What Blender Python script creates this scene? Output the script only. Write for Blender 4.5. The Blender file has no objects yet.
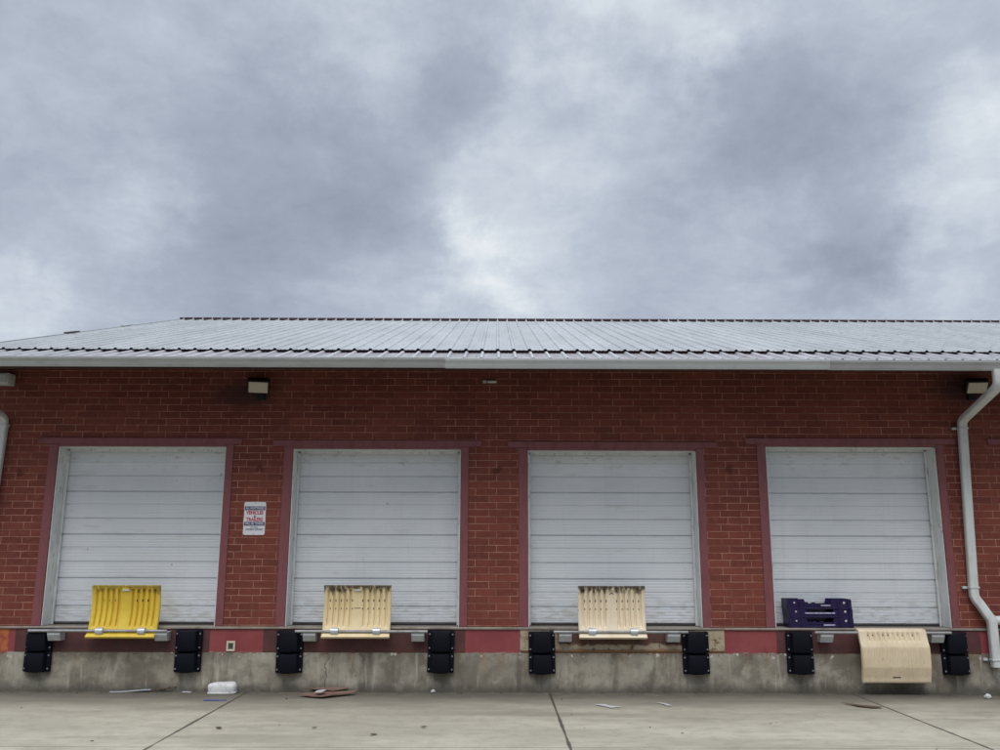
import bpy, bmesh, math, random
from mathutils import Vector, Matrix, noise as mnoise

rnd = random.Random(7)
scene = bpy.context.scene
COL = scene.collection
R = math.radians

# ------------------------------------------------------------------ nodes
class NT:
    """small node-tree helper"""
    def __init__(self, nt):
        self.nt = nt
    def n(self, kind, ins=None, **props):
        nd = self.nt.nodes.new(kind)
        for k, v in props.items():
            setattr(nd, k, v)
        for k, v in (ins or {}).items():
            self.set(nd.inputs[k], v)
        return nd
    def set(self, sock, v):
        if isinstance(v, bpy.types.NodeSocket):
            self.nt.links.new(v, sock)
        elif hasattr(v, '__len__') and sock.type == 'RGBA' and len(v) == 3:
            sock.default_value = (*v, 1)
        else:
            sock.default_value = v
    def math(self, op, a, b=0.0, c=0.0, clamp=False):
        nd = self.n('ShaderNodeMath', {0: a, 1: b, 2: c}, operation=op)
        nd.use_clamp = clamp
        return nd.outputs[0]
    def vmath(self, op, a, b=(0, 0, 0)):
        nd = self.n('ShaderNodeVectorMath', {0: a, 1: b}, operation=op)
        return nd.outputs['Value'] if op in ('DISTANCE', 'LENGTH', 'DOT_PRODUCT') else nd.outputs[0]
    def scale(self, a, s):
        nd = self.n('ShaderNodeVectorMath', {0: a, 'Scale': s}, operation='SCALE')
        return nd.outputs[0]
    def mul(self, a, v):
        return self.vmath('MULTIPLY', a, v)
    def noise(self, vec, scale, detail=4, rough=0.55, dist=0.0):
        nd = self.n('ShaderNodeTexNoise', {'Vector': vec, 'Scale': scale, 'Detail': detail,
                                           'Roughness': rough, 'Distortion': dist})
        return nd.outputs['Fac']
    def noisec(self, vec, scale, detail=3, rough=0.5):
        nd = self.n('ShaderNodeTexNoise', {'Vector': vec, 'Scale': scale, 'Detail': detail, 'Roughness': rough})
        return nd.outputs['Color']
    def rng(self, v, a, b, lo=0.0, hi=1.0, smooth=True):
        nd = self.n('ShaderNodeMapRange', {'Value': v, 'From Min': a, 'From Max': b, 'To Min': lo, 'To Max': hi})
        nd.interpolation_type = 'SMOOTHSTEP' if smooth else 'LINEAR'
        nd.clamp = True
        return nd.outputs['Result']
    def mix(self, f, a, b, mode='MIX'):
        nd = self.n('ShaderNodeMix', data_type='RGBA', blend_type=mode)
        self.set(nd.inputs[0], f); self.set(nd.inputs[6], a); self.set(nd.inputs[7], b)
        return nd.outputs[2]
    def xyz(self, v):
        nd = self.n('ShaderNodeSeparateXYZ', {0: v})
        return nd.outputs[0], nd.outputs[1], nd.outputs[2]
    def comb(self, x, y, z):
        return self.n('ShaderNodeCombineXYZ', {0: x, 1: y, 2: z}).outputs[0]
    def pos(self):
        return self.n('ShaderNodeNewGeometry').outputs['Position']
    def obj(self):
        return self.n('ShaderNodeTexCoord').outputs['Object']
    def ramp(self, f, stops):
        nd = self.n('ShaderNodeValToRGB', {0: f})
        el = nd.color_ramp.elements
        while len(el) < len(stops):
            el.new(0.5)
        for e, (p, c) in zip(el, stops):
            e.position = p
            e.color = (*c, 1)
        return nd.outputs[0]

def new_mat(name):
    m = bpy.data.materials.new(name)
    m.use_nodes = True
    nt = m.node_tree
    nt.nodes.clear()
    t = NT(nt)
    b = t.n('ShaderNodeBsdfPrincipled')
    o = t.n('ShaderNodeOutputMaterial')
    nt.links.new(b.outputs[0], o.inputs['Surface'])
    return m, t, b

def finish(t, b, color, rough=0.6, metal=0.0, bump=None, bstr=0.3, bdist=0.01, spec=None):
    t.set(b.inputs['Base Color'], color)
    t.set(b.inputs['Roughness'], rough)
    t.set(b.inputs['Metallic'], metal)
    if spec is not None:
        t.set(b.inputs['Specular IOR Level'], spec)
    if bump is not None:
        bp = t.n('ShaderNodeBump', {'Height': bump, 'Strength': bstr, 'Distance': bdist})
        t.nt.links.new(bp.outputs[0], b.inputs['Normal'])

def worn_mat(name, col, col2, rough=0.55, metal=0.0, scale=6.0, amt=0.6, stretch=(1, 1, 1), speck=None, spec=None, bstr=0.15):
    """paint or plastic or metal with patchy weathering towards col2 and small dirt specks"""
    m, t, b = new_mat(name)
    p = t.mul(t.pos(), stretch)
    n1 = t.noise(p, scale, 6, 0.65)
    f = t.rng(n1, 0.42, 0.72, 0, amt)
    c = t.mix(f, col, col2)
    n2 = t.noise(p, scale * 9, 3, 0.6)
    c = t.mix(t.rng(n2, 0.35, 0.75, 0.0, 0.35), c, tuple(x * 0.72 for x in col))
    if speck:
        n3 = t.noise(t.pos(), 23, 2, 0.5)
        c = t.mix(t.rng(n3, 0.68, 0.74), c, speck)
    r = t.rng(n1, 0.3, 0.7, rough - 0.1, min(1, rough + 0.15))
    finish(t, b, c, r, metal, n2, bstr, 0.004, spec)
    return m

# ------------------------------------------------------------------ mesh helpers
class MB:
    def __init__(self):
        self.v = []; self.f = []; self.mi = []
    def add(self, verts, faces, mi=0):
        o = len(self.v)
        self.v += [tuple(p) for p in verts]
        self.f += [tuple(i + o for i in q) for q in faces]
        self.mi += [mi] * len(faces)
        return self
    def bm(self, bm, mi=0, M=None):
        bm.verts.index_update()
        vs = [(M @ v.co if M else v.co) for v in bm.verts]
        self.add(vs, [[v.index for v in f.verts] for f in bm.faces], mi)
        bm.free()
        return self
    def box(self, a, b, bev=0.0, mi=0, M=None, seg=2):
        bm = bmesh.new()
        bmesh.ops.create_cube(bm, size=1)
        c = [(x + y) / 2 for x, y in zip(a, b)]
        s = [abs(y - x) for x, y in zip(a, b)]
        for v in bm.verts:
            v.co = Vector((v.co.x * s[0] + c[0], v.co.y * s[1] + c[1], v.co.z * s[2] + c[2]))
        if bev > 0:
            bmesh.ops.bevel(bm, geom=bm.edges[:], offset=min(bev, min(s) * 0.45), segments=seg, affect='EDGES', profile=0.5)
        return self.bm(bm, mi, M)
    def cyl(self, a, b, r, n=14, mi=0, r2=None, bev=0.0):
        a = Vector(a); b = Vector(b)
        d = b - a
        bm = bmesh.new()
        bmesh.ops.create_cone(bm, cap_ends=True, segments=n, radius1=r, radius2=r if r2 is None else r2, depth=d.length)
        if bev > 0:
            ed = [e for e in bm.edges if abs(e.verts[0].co.z - e.verts[1].co.z) < 1e-6]
            bmesh.ops.bevel(bm, geom=ed, offset=bev, segments=2, affect='EDGES')
        M = Matrix.Translation((a + b) / 2) @ d.to_track_quat('Z', 'Y').to_matrix().to_4x4()
        return self.bm(bm, mi, M)
    def loft(self, rings, mi=0, caps=True, closed=True):
        n = len(rings[0]); vs = [p for r in rings for p in r]; fs = []
        for i in range(len(rings) - 1):
            for j in range(n if closed else n - 1):
                k = (j + 1) % n
                fs.append((i * n + j, i * n + k, (i + 1) * n + k, (i + 1) * n + j))
        if caps:
            fs.append(tuple(reversed(range(n))))
            fs.append(tuple((len(rings) - 1) * n + j for j in range(n)))
        return self.add(vs, fs, mi)
    def prism_x(self, prof, x0, x1, mi=0):
        """extrude a closed (y, z) outline from x0 to x1"""
        return self.loft([[(x0, y, z) for y, z in prof], [(x1, y, z) for y, z in prof]], mi)
    def sweep(self, pts, w, d, mi=0, bev=0.25):
        """rounded rectangular pipe along pts (w along x, d across)"""
        pts = [Vector(p) for p in pts]
        sec = []
        for cx, cy, a0 in ((1, 1, 0), (-1, 1, 90), (-1, -1, 180), (1, -1, 270)):
            for k in range(4):
                a = R(a0 + k * 30)
                sec.append((cx * (w / 2 - bev * d) + bev * d * math.cos(a), cy * (d / 2 - bev * d) + bev * d * math.sin(a)))
        rings = []
        for i, p in enumerate(pts):
            t = Vector((0, 0, 0))
            if i > 0: t += (p - pts[i - 1]).normalized()
            if i < len(pts) - 1: t += (pts[i + 1] - p).normalized()
            t.normalize()
            xa = Vector((1, 0, 0)); xa = (xa - t * xa.dot(t)).normalized()
            ya = t.cross(xa)
            rings.append([p + xa * u + ya * v for u, v in sec])
        return self.loft(rings, mi)
    def build(self, name, mats, parent=None, smooth=False, loc=None):
        me = bpy.data.meshes.new(name)
        me.from_pydata(self.v, [], self.f)
        if not isinstance(mats, (list, tuple)):
            mats = [mats]
        for m in mats:
            me.materials.append(m)
        me.polygons.foreach_set('material_index', self.mi)
        bm = bmesh.new(); bm.from_mesh(me)
        bmesh.ops.recalc_face_normals(bm, faces=bm.faces[:])
        bm.to_mesh(me); bm.free()
        if smooth:
            me.polygons.foreach_set('use_smooth', [True] * len(me.polygons))
            me.set_sharp_from_angle(angle=R(38))
        o = bpy.data.objects.new(name, me)
        COL.objects.link(o)
        if parent:
            o.parent = parent
        if loc:
            o.location = loc
        return o

def tag(o, label=None, cat=None, group=None, kind=None):
    for k, v in (('label', label), ('category', cat), ('group', group), ('kind', kind)):
        if v:
            o[k] = v
    return o

def empty(name, loc, label, cat, group=None):
    o = bpy.data.objects.new(name, None)
    o.empty_display_size = 0.2
    COL.objects.link(o)
    o.location = loc
    return tag(o, label, cat, group)

def copy_tree(o, parent=None):
    c = o.copy(); COL.objects.link(c)
    if parent: c.parent = parent
    for ch in list(o.children):
        copy_tree(ch, c)
    return c

# ------------------------------------------------------------------ dimensions (metres; wall face at y = 0, camera side is -y)
DOORS = [  # x0, x1, top of opening
    (-6.428, -3.975, 3.430), (-2.985, -0.525, 3.402), (0.457, 2.927, 3.392), (3.957, 6.460, 3.455), (7.600, 10.060, 3.455)]
ZS = 0.878            # dock floor / sill
XL, XR = -7.56, 13.2  # ends of the building
S = math.tan(R(17.65))
EY, EZ = -1.25, 4.490 # eave edge of the lower sheet
def roofz(y): return EZ + S * (y + 1.2)
RY = 8.2             # ridge
WT = 4.79             # top of the front wall

# ------------------------------------------------------------------ materials
def brick_material():
    m, t, b = new_mat('painted_brick')
    x, y, z = t.xyz(t.pos())
    u = t.math('ADD', x, t.math('MULTIPLY', y, 1.0))
    wob = t.noisec(t.comb(u, z, 0.0), 9.0, 2)
    v = t.vmath('ADD', t.comb(u, t.math('ADD', z, 0.0185), 0.0), t.scale(t.vmath('SUBTRACT', wob, (0.5, 0.5, 0.5)), 0.007))
    br = t.n('ShaderNodeTexBrick', {'Vector': v, 'Color1': (0.0, 0.0, 0.0, 1), 'Color2': (1, 1, 1, 1), 'Mortar': (0.5, 0.5, 0.5, 1),
                                    'Scale': 1.0, 'Mortar Size': 0.0050, 'Mortar Smooth': 0.25, 'Bias': 0.0,
                                    'Brick Width': 0.305, 'Row Height': 0.1016})
    br.offset = 0.36; br.offset_frequency = 2; br.squash = 1.0
    tint = br.outputs['Color']; mort = br.outputs['Fac']
    face = t.mix(tint, (0.212, 0.055, 0.035), (0.150, 0.038, 0.026))
    p2 = t.comb(u, z, 3.0)
    face = t.mix(t.rng(t.noise(p2, 0.9, 5, 0.6), 0.40, 0.68, 0, 0.55), face, (0.112, 0.025, 0.020))
    face = t.mix(t.rng(t.noise(p2, 14, 4, 0.65), 0.45, 0.8, 0, 0.5), face, (0.260, 0.084, 0.056))
    face = t.mix(t.rng(t.noise(t.mul(p2, (1, 3, 1)), 34, 3, 0.6), 0.62, 0.72, 0, 0.5), face, (0.09, 0.016, 0.013))
    # pale mortar where paint has gone, red where it still covers the joint
    bare = t.rng(t.noise(t.mul(p2, (1.0, 1.5, 1)), 3.2, 4, 0.7), 0.36, 0.62, 0.35, 1.0)
    joint = t.mix(bare, (0.130, 0.036, 0.028), (0.45, 0.23, 0.165))
    c = t.mix(mort, face, joint)
    # dark drilled-out patches on the piers
    for hx, hz in ((-3.462, 3.10), (0.01, 3.09), (3.42, 3.11), (-6.95, 3.03)):
        d = t.vmath('DISTANCE', t.vmath('ADD', t.comb(t.math('MULTIPLY', u, 1.0), z, 0.0), t.scale(t.vmath('SUBTRACT', t.noisec(p2, 12, 2), (0.5, 0.5, 0.5)), 0.16)), (hx, hz, -0.08 + 0.08))
        c = t.mix(t.rng(d, 0.035, 0.08, 0.6, 0.0), c, (0.045, 0.008, 0.007))
    # soot and shade round the lamps, both painted into the brick
    for hx, hz in ((-3.75, 4.22), (6.95, 4.33)):
        q = t.mul(t.vmath('SUBTRACT', t.comb(u, z, 0.0), (hx, hz, 0)), (1.0, 2.0, 1))
        d = t.math('ADD', t.vmath('LENGTH', q), t.math('MULTIPLY', t.noise(p2, 4, 4, 0.6), 0.5))
        c = t.mix(t.rng(d, 0.35, 0.95, 0.75, 0.0), c, (0.028, 0.016, 0.020))
    h = t.math('SUBTRACT', t.math('MULTIPLY', t.noise(p2, 40, 4, 0.6), 0.25), t.math('MULTIPLY', mort, 1.0))
    finish(t, b, c, 0.72, 0, h, 0.7, 0.008, 0.3)
    return m

def concrete_wall_material():
    m, t, b = new_mat('stained_concrete')
    p = t.pos()
    x, y, z = t.xyz(p)
    base = t.mix(t.rng(t.noise(p, 1.1, 6, 0.6), 0.38, 0.62), (0.180, 0.160, 0.125), (0.365, 0.338, 0.272))
    base = t.mix(t.rng(t.noise(p, 7, 5, 0.7), 0.45, 0.72, 0, 0.65), base, (0.150, 0.132, 0.100))
    base = t.mix(t.rng(t.noise(t.vmath('ADD', p, (3, 0, 8)), 2.6, 5, 0.65), 0.52, 0.66, 0, 0.6), base, (0.42, 0.395, 0.32))
    # vertical runs
    run = t.noise(t.mul(p, (3.4, 1, 0.6)), 1.5, 5, 0.62, 0.4)
    base = t.mix(t.rng(run, 0.52, 0.69, 0, 0.58), base, (0.105, 0.092, 0.072))
    run2 = t.noise(t.mul(t.vmath('ADD', p, (31.3, 0, 7)), (7, 1, 0.8)), 1.3, 4, 0.6, 0.5)
    base = t.mix(t.rng(run2, 0.58, 0.70, 0, 0.45), base, (0.50, 0.46, 0.38))
    rust = t.noise(t.mul(t.vmath('ADD', p, (11.3, 0, 3)), (4, 1, 0.7)), 1.2, 4, 0.6, 0.6)
    base = t.mix(t.math('MULTIPLY', t.rng(rust, 0.57, 0.70, 0, 0.55), t.rng(z, 0.15, 0.5)), base, (0.30, 0.17, 0.075))
    # scabs of old red paint along the top edge, damp dirt along the foot
    chip = t.noise(t.mul(p, (1, 1, 2)), 16, 3, 0.6)
    base = t.mix(t.math('MULTIPLY', t.rng(chip, 0.57, 0.63), t.rng(z, 0.485, 0.52)), base, (0.22, 0.075, 0.05))
    chip2 = t.noise(t.vmath('ADD', p, (5, 5, 5)), 11, 3, 0.6)
    base = t.mix(t.math('MULTIPLY', t.rng(chip2, 0.64, 0.68), t.rng(z, 0.42, 0.5)), base, (0.62, 0.58, 0.5))
    foot = t.math('ADD', z, t.math('MULTIPLY', t.noise(p, 4, 5, 0.65), -0.22))
    base = t.mix(t.rng(foot, -0.10, 0.05, 0.75, 0), base, (0.075, 0.068, 0.055))
    # cracks
    vo = t.n('ShaderNodeTexVoronoi', {'Vector': t.vmath('ADD', t.mul(t.vmath('ADD', p, (40.7, 0, 0)), (0.62, 0.0, 0.10)), t.scale(t.noisec(p, 2.5, 4, 0.6), 0.10)), 'Scale': 1.0},
             feature='DISTANCE_TO_EDGE')
    ck = t.rng(vo.outputs['Distance'], 0.0, 0.005, 0.6, 0)
    ck = t.math('MULTIPLY', ck, t.rng(t.noise(p, 1.1, 2), 0.52, 0.58))
    base = t.mix(ck, base, (0.04, 0.036, 0.03))
    h = t.math('SUBTRACT', t.noise(p, 30, 6, 0.7), t.math('MULTIPLY', ck, 0.6))
    finish(t, b, base, 0.85, 0, h, 0.35, 0.01, 0.25)
    return m

def ground_material():
    m, t, b = new_mat('concrete_apron')
    p = t.pos()
    x, y, z = t.xyz(p)
    c = t.mix(t.rng(t.noise(t.mul(p, (0.35, 1.0, 1)), 0.9, 6, 0.6), 0.35, 0.65), (0.350, 0.322, 0.250), (0.470, 0.435, 0.342))
    st = t.noise(t.mul(t.vmath('ADD', p, (3, 9, 0)), (0.25, 1.6, 1)), 1.0, 6, 0.62, 0.5)
    c = t.mix(t.rng(st, 0.50, 0.70, 0, 0.7), c, (0.205, 0.186, 0.145))
    st2 = t.noise(t.mul(t.vmath('ADD', p, (17, 2, 0)), (0.5, 2.6, 1)), 0.9, 5, 0.6, 0.4)
    c = t.mix(t.rng(st2, 0.58, 0.70, 0, 0.6), c, (0.50, 0.46, 0.36))
    # wall's shade painted into the apron colour, with dirt along the foot
    wall_shade = t.math('ADD', y, t.math('MULTIPLY', t.noise(t.mul(p, (0.45, 1, 1)), 1.3, 5, 0.6), 1.7))
    c = t.mix(t.rng(wall_shade, -1.0, 0.70, 0, 0.9), c, (0.115, 0.106, 0.085))
    foot_dirt = t.math('ADD', y, t.math('MULTIPLY', t.noise(p, 3.5, 5, 0.7), 0.5))
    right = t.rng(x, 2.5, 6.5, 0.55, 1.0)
    c = t.mix(t.math('MULTIPLY', t.rng(foot_dirt, -0.42, 0.24, 0, 0.92), right), c, (0.032, 0.029, 0.025))
    c = t.mix(t.rng(t.noise(t.mul(p, (0.8, 1, 1)), 5, 6, 0.7), 0.42, 0.70, 0, 0.45), c, (0.22, 0.195, 0.145))
    c = t.mix(t.rng(t.noise(p, 75, 4, 0.75), 0.38, 0.75, 0, 0.55), c, (0.20, 0.178, 0.135))
    c = t.mix(t.rng(t.noise(p, 26, 2, 0.5), 0.74, 0.77, 0, 0.6), c, (0.13, 0.115, 0.09))
    # sawn joints
    wob = t.math('MULTIPLY', t.math('SUBTRACT', t.noise(p, 2.3, 4, 0.6), 0.5), 0.035)
    jx = t.math('ADD', t.math('PINGPONG', t.math('ADD', t.math('SUBTRACT', x, 0.745), 420.0 + 0.0), 2.1), wob)
    jx2 = t.math('ABSOLUTE', jx)
    wj = t.math('MULTIPLY', t.rng(t.noise(p, 1.1, 3), 0.3, 0.7, 0.6, 1.4), 0.018)
    lx = t.rng(t.math('DIVIDE', jx2, wj), 0.6, 1.2, 1, 0)
    jy = t.math('ABSOLUTE', t.math('PINGPONG', t.math('ADD', y, 3.55 + 420.0), 2.1))
    ly = t.rng(jy, 0.004, 0.013, 0.8, 0)
    j = t.math('MAXIMUM', lx, ly)
    c = t.mix(t.math('MULTIPLY', j, 0.9), c, (0.055, 0.047, 0.038))
    h = t.math('SUBTRACT', t.noise(p, 55, 6, 0.7), t.math('MULTIPLY', j, 1.2))
    rg = t.rng(wall_shade, -0.85, 0.75, 0.85, 0.7)
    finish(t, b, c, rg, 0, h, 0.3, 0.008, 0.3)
    return m

def band_material():
    m, t, b = new_mat('red_painted_concrete')
    p = t.pos(); x, y, z = t.xyz(p)
    c = t.mix(t.rng(t.noise(p, 1.8, 5, 0.6), 0.35, 0.7), (0.225, 0.040, 0.045), (0.270, 0.058, 0.058))
    c = t.mix(t.rng(t.noise(t.mul(p, (6, 1, 0.8)), 2, 5, 0.6), 0.55, 0.72, 0, 0.5), c, (0.12, 0.024, 0.025))
    ed = t.math('ADD', z, t.math('MULTIPLY', t.noise(p, 14, 4, 0.7), 0.07))
    c = t.mix(t.rng(ed, 0.556, 0.575, 0.9, 0), c, (0.30, 0.25, 0.2))
    # bare orange clay showing where the paint has come off past the first bumper
    d = t.math('ADD', x, t.math('MULTIPLY', t.noise(p, 9, 4, 0.65), 0.14))
    o = t.mix(t.rng(t.noise(p, 12, 4, 0.6), 0.4, 0.6), (0.46, 0.130, 0.045), (0.30, 0.07, 0.03))
    c = t.mix(t.rng(d, -6.80, -6.775, 1, 0), c, o)
    finish(t, b, c, 0.6, 0, t.noise(p, 20, 5, 0.6), 0.2, 0.008)
    return m

def plate_material(name, dark, light, peel, amount):
    """steel face plate at the dock edge: paint, grime and rust"""
    m, t, b = new_mat(name)
    p = t.pos(); x, y, z = t.xyz(p)
    c = t.mix(t.rng(t.noise(p, 2.2, 6, 0.65), 0.35, 0.7), dark, light)
    pe = t.noise(t.mul(p, (1, 1, 1.6)), 4.5, 6, 0.68, 0.6)
    c = t.mix(t.rng(pe, 1 - amount, 1.08 - amount), c, peel)
    ru = t.noise(t.mul(t.vmath('ADD', p, (3, 0, 9)), (2.5, 1, 1)), 3.0, 6, 0.7)
    c = t.mix(t.rng(ru, 0.56, 0.66, 0, 0.75), c, (0.115, 0.040, 0.018))
    c = t.mix(t.rng(t.math('ADD', z, t.math('MULTIPLY', ru, 0.1)), 0.60, 0.635, 0.8, 0), c, (0.085, 0.030, 0.016))
    c = t.mix(t.rng(t.noise(p, 11, 4, 0.6), 0.58, 0.66, 0, 0.7), c, (0.05, 0.030, 0.024))
    if 'peeling' in name:   # rust scab where the leveller lip used to rub
        w1 = t.math('MULTIPLY', t.math('SUBTRACT', t.noise(t.mul(p, (1, 1, 2)), 5.5, 5, 0.7), 0.5), 0.42)
        xr = t.math('ADD', t.math('ABSOLUTE', t.math('SUBTRACT', x, 1.80)), w1)
        zr_ = t.math('ADD', z, t.math('MULTIPLY', w1, 0.35))
        sc = t.math('MULTIPLY', t.rng(xr, 0.98, 0.86), t.rng(zr_, 0.625, 0.66))
        c = t.mix(t.math('MULTIPLY', sc, 0.95), c, t.mix(t.rng(ru, 0.4, 0.6), (0.050, 0.018, 0.016), (0.095, 0.034, 0.022)))
        c = t.mix(t.math('MULTIPLY', t.rng(zr_, 0.585, 0.565), 0.7), c, (0.24, 0.115, 0.045))
    finish(t, b, c, 0.65, 0, pe, 0.3, 0.006)
    return m

def door_material():
    m, t, b = new_mat('white_door_paint')
    p = t.pos(); x, y, z = t.xyz(p)
    c = t.mix(t.rng(t.noise(p, 0.8, 5, 0.6), 0.35, 0.7), (0.65, 0.685, 0.715), (0.72, 0.748, 0.775))
    run = t.noise(t.mul(p, (7, 1, 0.35)), 1.6, 5, 0.6, 0.3)
    c = t.mix(t.rng(run, 0.54, 0.72, 0, 0.14), c, (0.50, 0.50, 0.49))
    c = t.mix(t.math('MULTIPLY', t.rng(t.noise(t.mul(p, (1, 1, 2.5)), 6, 5, 0.65), 0.55, 0.68, 0, 0.5), t.rng(z, 3.0, 3.25)), c, (0.40, 0.39, 0.34))
    c = t.mix(t.rng(t.noise(p, 9, 2, 0.5), 0.775, 0.79, 0, 0.6), c, (0.13, 0.11, 0.09))
    c = t.mix(t.math('MULTIPLY', t.rng(t.noise(t.mul(p, (1.5, 1, 5)), 4, 4, 0.6), 0.46, 0.62, 0, 0.6), t.rng(z, 1.5, 1.0)), c, (0.46, 0.44, 0.40))
    c = t.mix(t.rng(t.noise(t.mul(t.vmath('ADD', p, (13, 0, 4)), (0.7, 1, 5)), 2.2, 5, 0.65), 0.58, 0.70, 0, 0.35), c, (0.50, 0.49, 0.46))
    finish(t, b, c, 0.42, 0, t.noise(p, 3, 3), 0.05, 0.01, 0.4)
    return m

def trim_material():
    m, t, b = new_mat('white_jamb_paint')
    p = t.pos(); x, y, z = t.xyz(p)
    c = t.mix(t.rng(t.noise(p, 3, 5, 0.6), 0.35, 0.7), (0.64, 0.67, 0.66), (0.74, 0.76, 0.75))
    ru = t.noise(t.mul(p, (5, 5, 1)), 5, 5, 0.65)
    c = t.mix(t.rng(ru, 0.60, 0.68, 0, 0.75), c, (0.22, 0.15, 0.09))
    d = t.math('MULTIPLY', t.rng(t.noise(t.mul(p, (3, 3, 0.7)), 4, 5, 0.6), 0.5, 0.68, 0, 0.5), 1.0)
    c = t.mix(d, c, (0.42, 0.41, 0.36))
    finish(t, b, c, 0.5, 0, ru, 0.1, 0.005)
    return m

PITCH = 0.2335
def roof_material(name, tone, phase, grime, gcol):
    m, t, b = new_mat(name)
    p = t.pos()
    c = t.mix(t.rng(t.noise(t.mul(p, (1.2, 0.25, 0.25)), 1.4, 6, 0.65), 0.35, 0.68), tuple(0.62 * k for k in tone), tuple(0.48 * k for k in tone))
    # panel-to-panel tone steps and speckled lichen dirt
    x, y, z = t.xyz(p)
    cell = t.n('ShaderNodeTexWhiteNoise', {'W': t.math('FLOOR', t.math('DIVIDE', x, 0.9144))}, noise_dimensions='1D').outputs['Value']
    c = t.mix(t.math('MULTIPLY', cell, 0.28), c, tuple(0.36 * k for k in tone))
    c = t.mix(t.rng(t.noise(t.mul(p, (1, 0.25, 1)), 13, 5, 0.75), 0.50, 0.66, 0, 0.6), c, (0.24, 0.25, 0.25))
    c = t.mix(t.rng(t.noise(t.mul(p, (2.0, 0.12, 0.3)), 3.5, 4, 0.6), 0.56, 0.7, 0, 0.45), c, (0.33, 0.34, 0.34))
    # pan grime; its contrast also paints in light caught on the ribs
    dr = t.math('ABSOLUTE', t.math('PINGPONG', t.math('ADD', t.math('SUBTRACT', x, phase), PITCH * 400), PITCH / 2))
    pan = t.rng(dr, 0.018, 0.034, 0, 1)
    c = t.mix(t.math('MULTIPLY', pan, t.rng(t.noise(t.mul(p, (3, 0.5, 1)), 2.2, 5, 0.6), 0.3, 0.7, grime * 0.5, grime)), c, gcol)
    finish(t, b, c, 0.42, 0.2, t.noise(p, 5, 3), 0.06, 0.01, 0.5)
    return m

def poly_material(name, c1, c2, scuff):
    """moulded dock plate plastic with black scuffing along the top edge"""
    m, t, b = new_mat(name)
    p = t.pos(); x, y, z = t.xyz(p)
    c = t.mix(t.rng(t.noise(p, 3.5, 5, 0.6), 0.35, 0.7), c1, c2)
    c = t.mix(t.rng(t.noise(t.mul(p, (7, 1, 1)), 3, 5, 0.65), 0.52, 0.72, 0, 0.28), c, tuple(k * 0.66 for k in c2))
    sc = t.noise(t.mul(p, (2.2, 1, 0.7)), 7, 5, 0.7)
    zz = t.math('ADD', z, t.math('MULTIPLY', sc, 0.42))
    c = t.mix(t.rng(zz, 1.555, 1.64, 0, scuff), c, (0.035, 0.026, 0.020))
    c = t.mix(t.rng(t.noise(t.mul(p, (1, 1, 0.4)), 30, 3, 0.6), 0.66, 0.74, 0, 0.6), c, (0.13, 0.085, 0.045))
    finish(t, b, c, 0.45, 0, t.noise(p, 40, 3), 0.08, 0.004, 0.4)
    return m

M = {}
M['brick'] = brick_material()
M['conc'] = concrete_wall_material()
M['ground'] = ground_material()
M['band'] = band_material()
M['plate_dark'] = plate_material('grimy_red_plate', (0.070, 0.022, 0.022), (0.115, 0.034, 0.034), (0.045, 0.022, 0.020), 0.36)
M['plate_rust'] = plate_material('peeling_cream_plate', (0.36, 0.295, 0.20), (0.44, 0.37, 0.26), (0.15, 0.065, 0.035), 0.44)
M['door'] = door_material()
M['trim'] = trim_material()
M['roof'] = roof_material('weathered_roof_sheet', (0.80, 0.835, 0.825), 0.010, 0.42, (0.33, 0.345, 0.34))
M['eave'] = roof_material('pinkish_eave_sheet', (0.95, 0.94, 0.96), 0.022, 0.85, (0.23, 0.205, 0.215))
M['gutter_a'] = worn_mat('gutter_grey', (0.42, 0.435, 0.43), (0.32, 0.325, 0.315), 0.45, 0.0, 3, 0.7, (1, 1, 4))
M['gutter_b'] = worn_mat('gutter_pale', (0.54, 0.57, 0.565), (0.46, 0.475, 0.46), 0.42, 0.0, 3, 0.6, (1, 1, 4))
M['pipe'] = worn_mat('downspout_paint', (0.62, 0.65, 0.64), (0.45, 0.44, 0.40), 0.42, 0.0, 4, 0.7, (2, 2, 0.6))
M['mauve'] = worn_mat('mauve_frame_paint', (0.215, 0.068, 0.073), (0.155, 0.045, 0.049), 0.5, 0.0, 5, 0.7, (2, 2, 0.7), (0.10, 0.05, 0.05))
M['maroon'] = worn_mat('maroon_trim', (0.050, 0.016, 0.022), (0.030, 0.012, 0.014), 0.6, 0.0, 6)
M['soffit'] = worn_mat('soffit_board', (0.060, 0.022, 0.022), (0.040, 0.018, 0.018), 0.8, 0.0, 6)
M['nosing'] = worn_mat('steel_nosing', (0.36, 0.315, 0.265), (0.20, 0.155, 0.125), 0.5, 0.3, 3, 0.9, (1.5, 1, 1), (0.35, 0.32, 0.28))
M['sill'] = worn_mat('dock_floor', (0.22, 0.20, 0.17), (0.13, 0.11, 0.09), 0.8, 0.0, 4)
M['seal'] = worn_mat('rubber_seal', (0.035, 0.028, 0.028), (0.06, 0.045, 0.04), 0.7, 0.0, 8)
M['rubber'] = worn_mat('black_rubber', (0.005, 0.006, 0.011), (0.009, 0.010, 0.015), 0.7, 0.0, 7, 0.5, spec=0.12)
M['bolt'] = worn_mat('zinc_bolt', (0.27, 0.28, 0.29), (0.17, 0.155, 0.145), 0.5, 0.3, 30)
M['galv'] = worn_mat('galvanised_steel', (0.50, 0.53, 0.53), (0.38, 0.39, 0.39), 0.45, 0.2, 8, 0.7)
M['rail'] = worn_mat('dull_steel_tube', (0.34, 0.345, 0.34), (0.22, 0.20, 0.185), 0.5, 0.3, 6, 0.9, (1.2, 1, 1))
M['galv_bright'] = worn_mat('bright_zinc', (0.62, 0.65, 0.70), (0.42, 0.44, 0.47), 0.33, 0.55, 12, 0.7)
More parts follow.
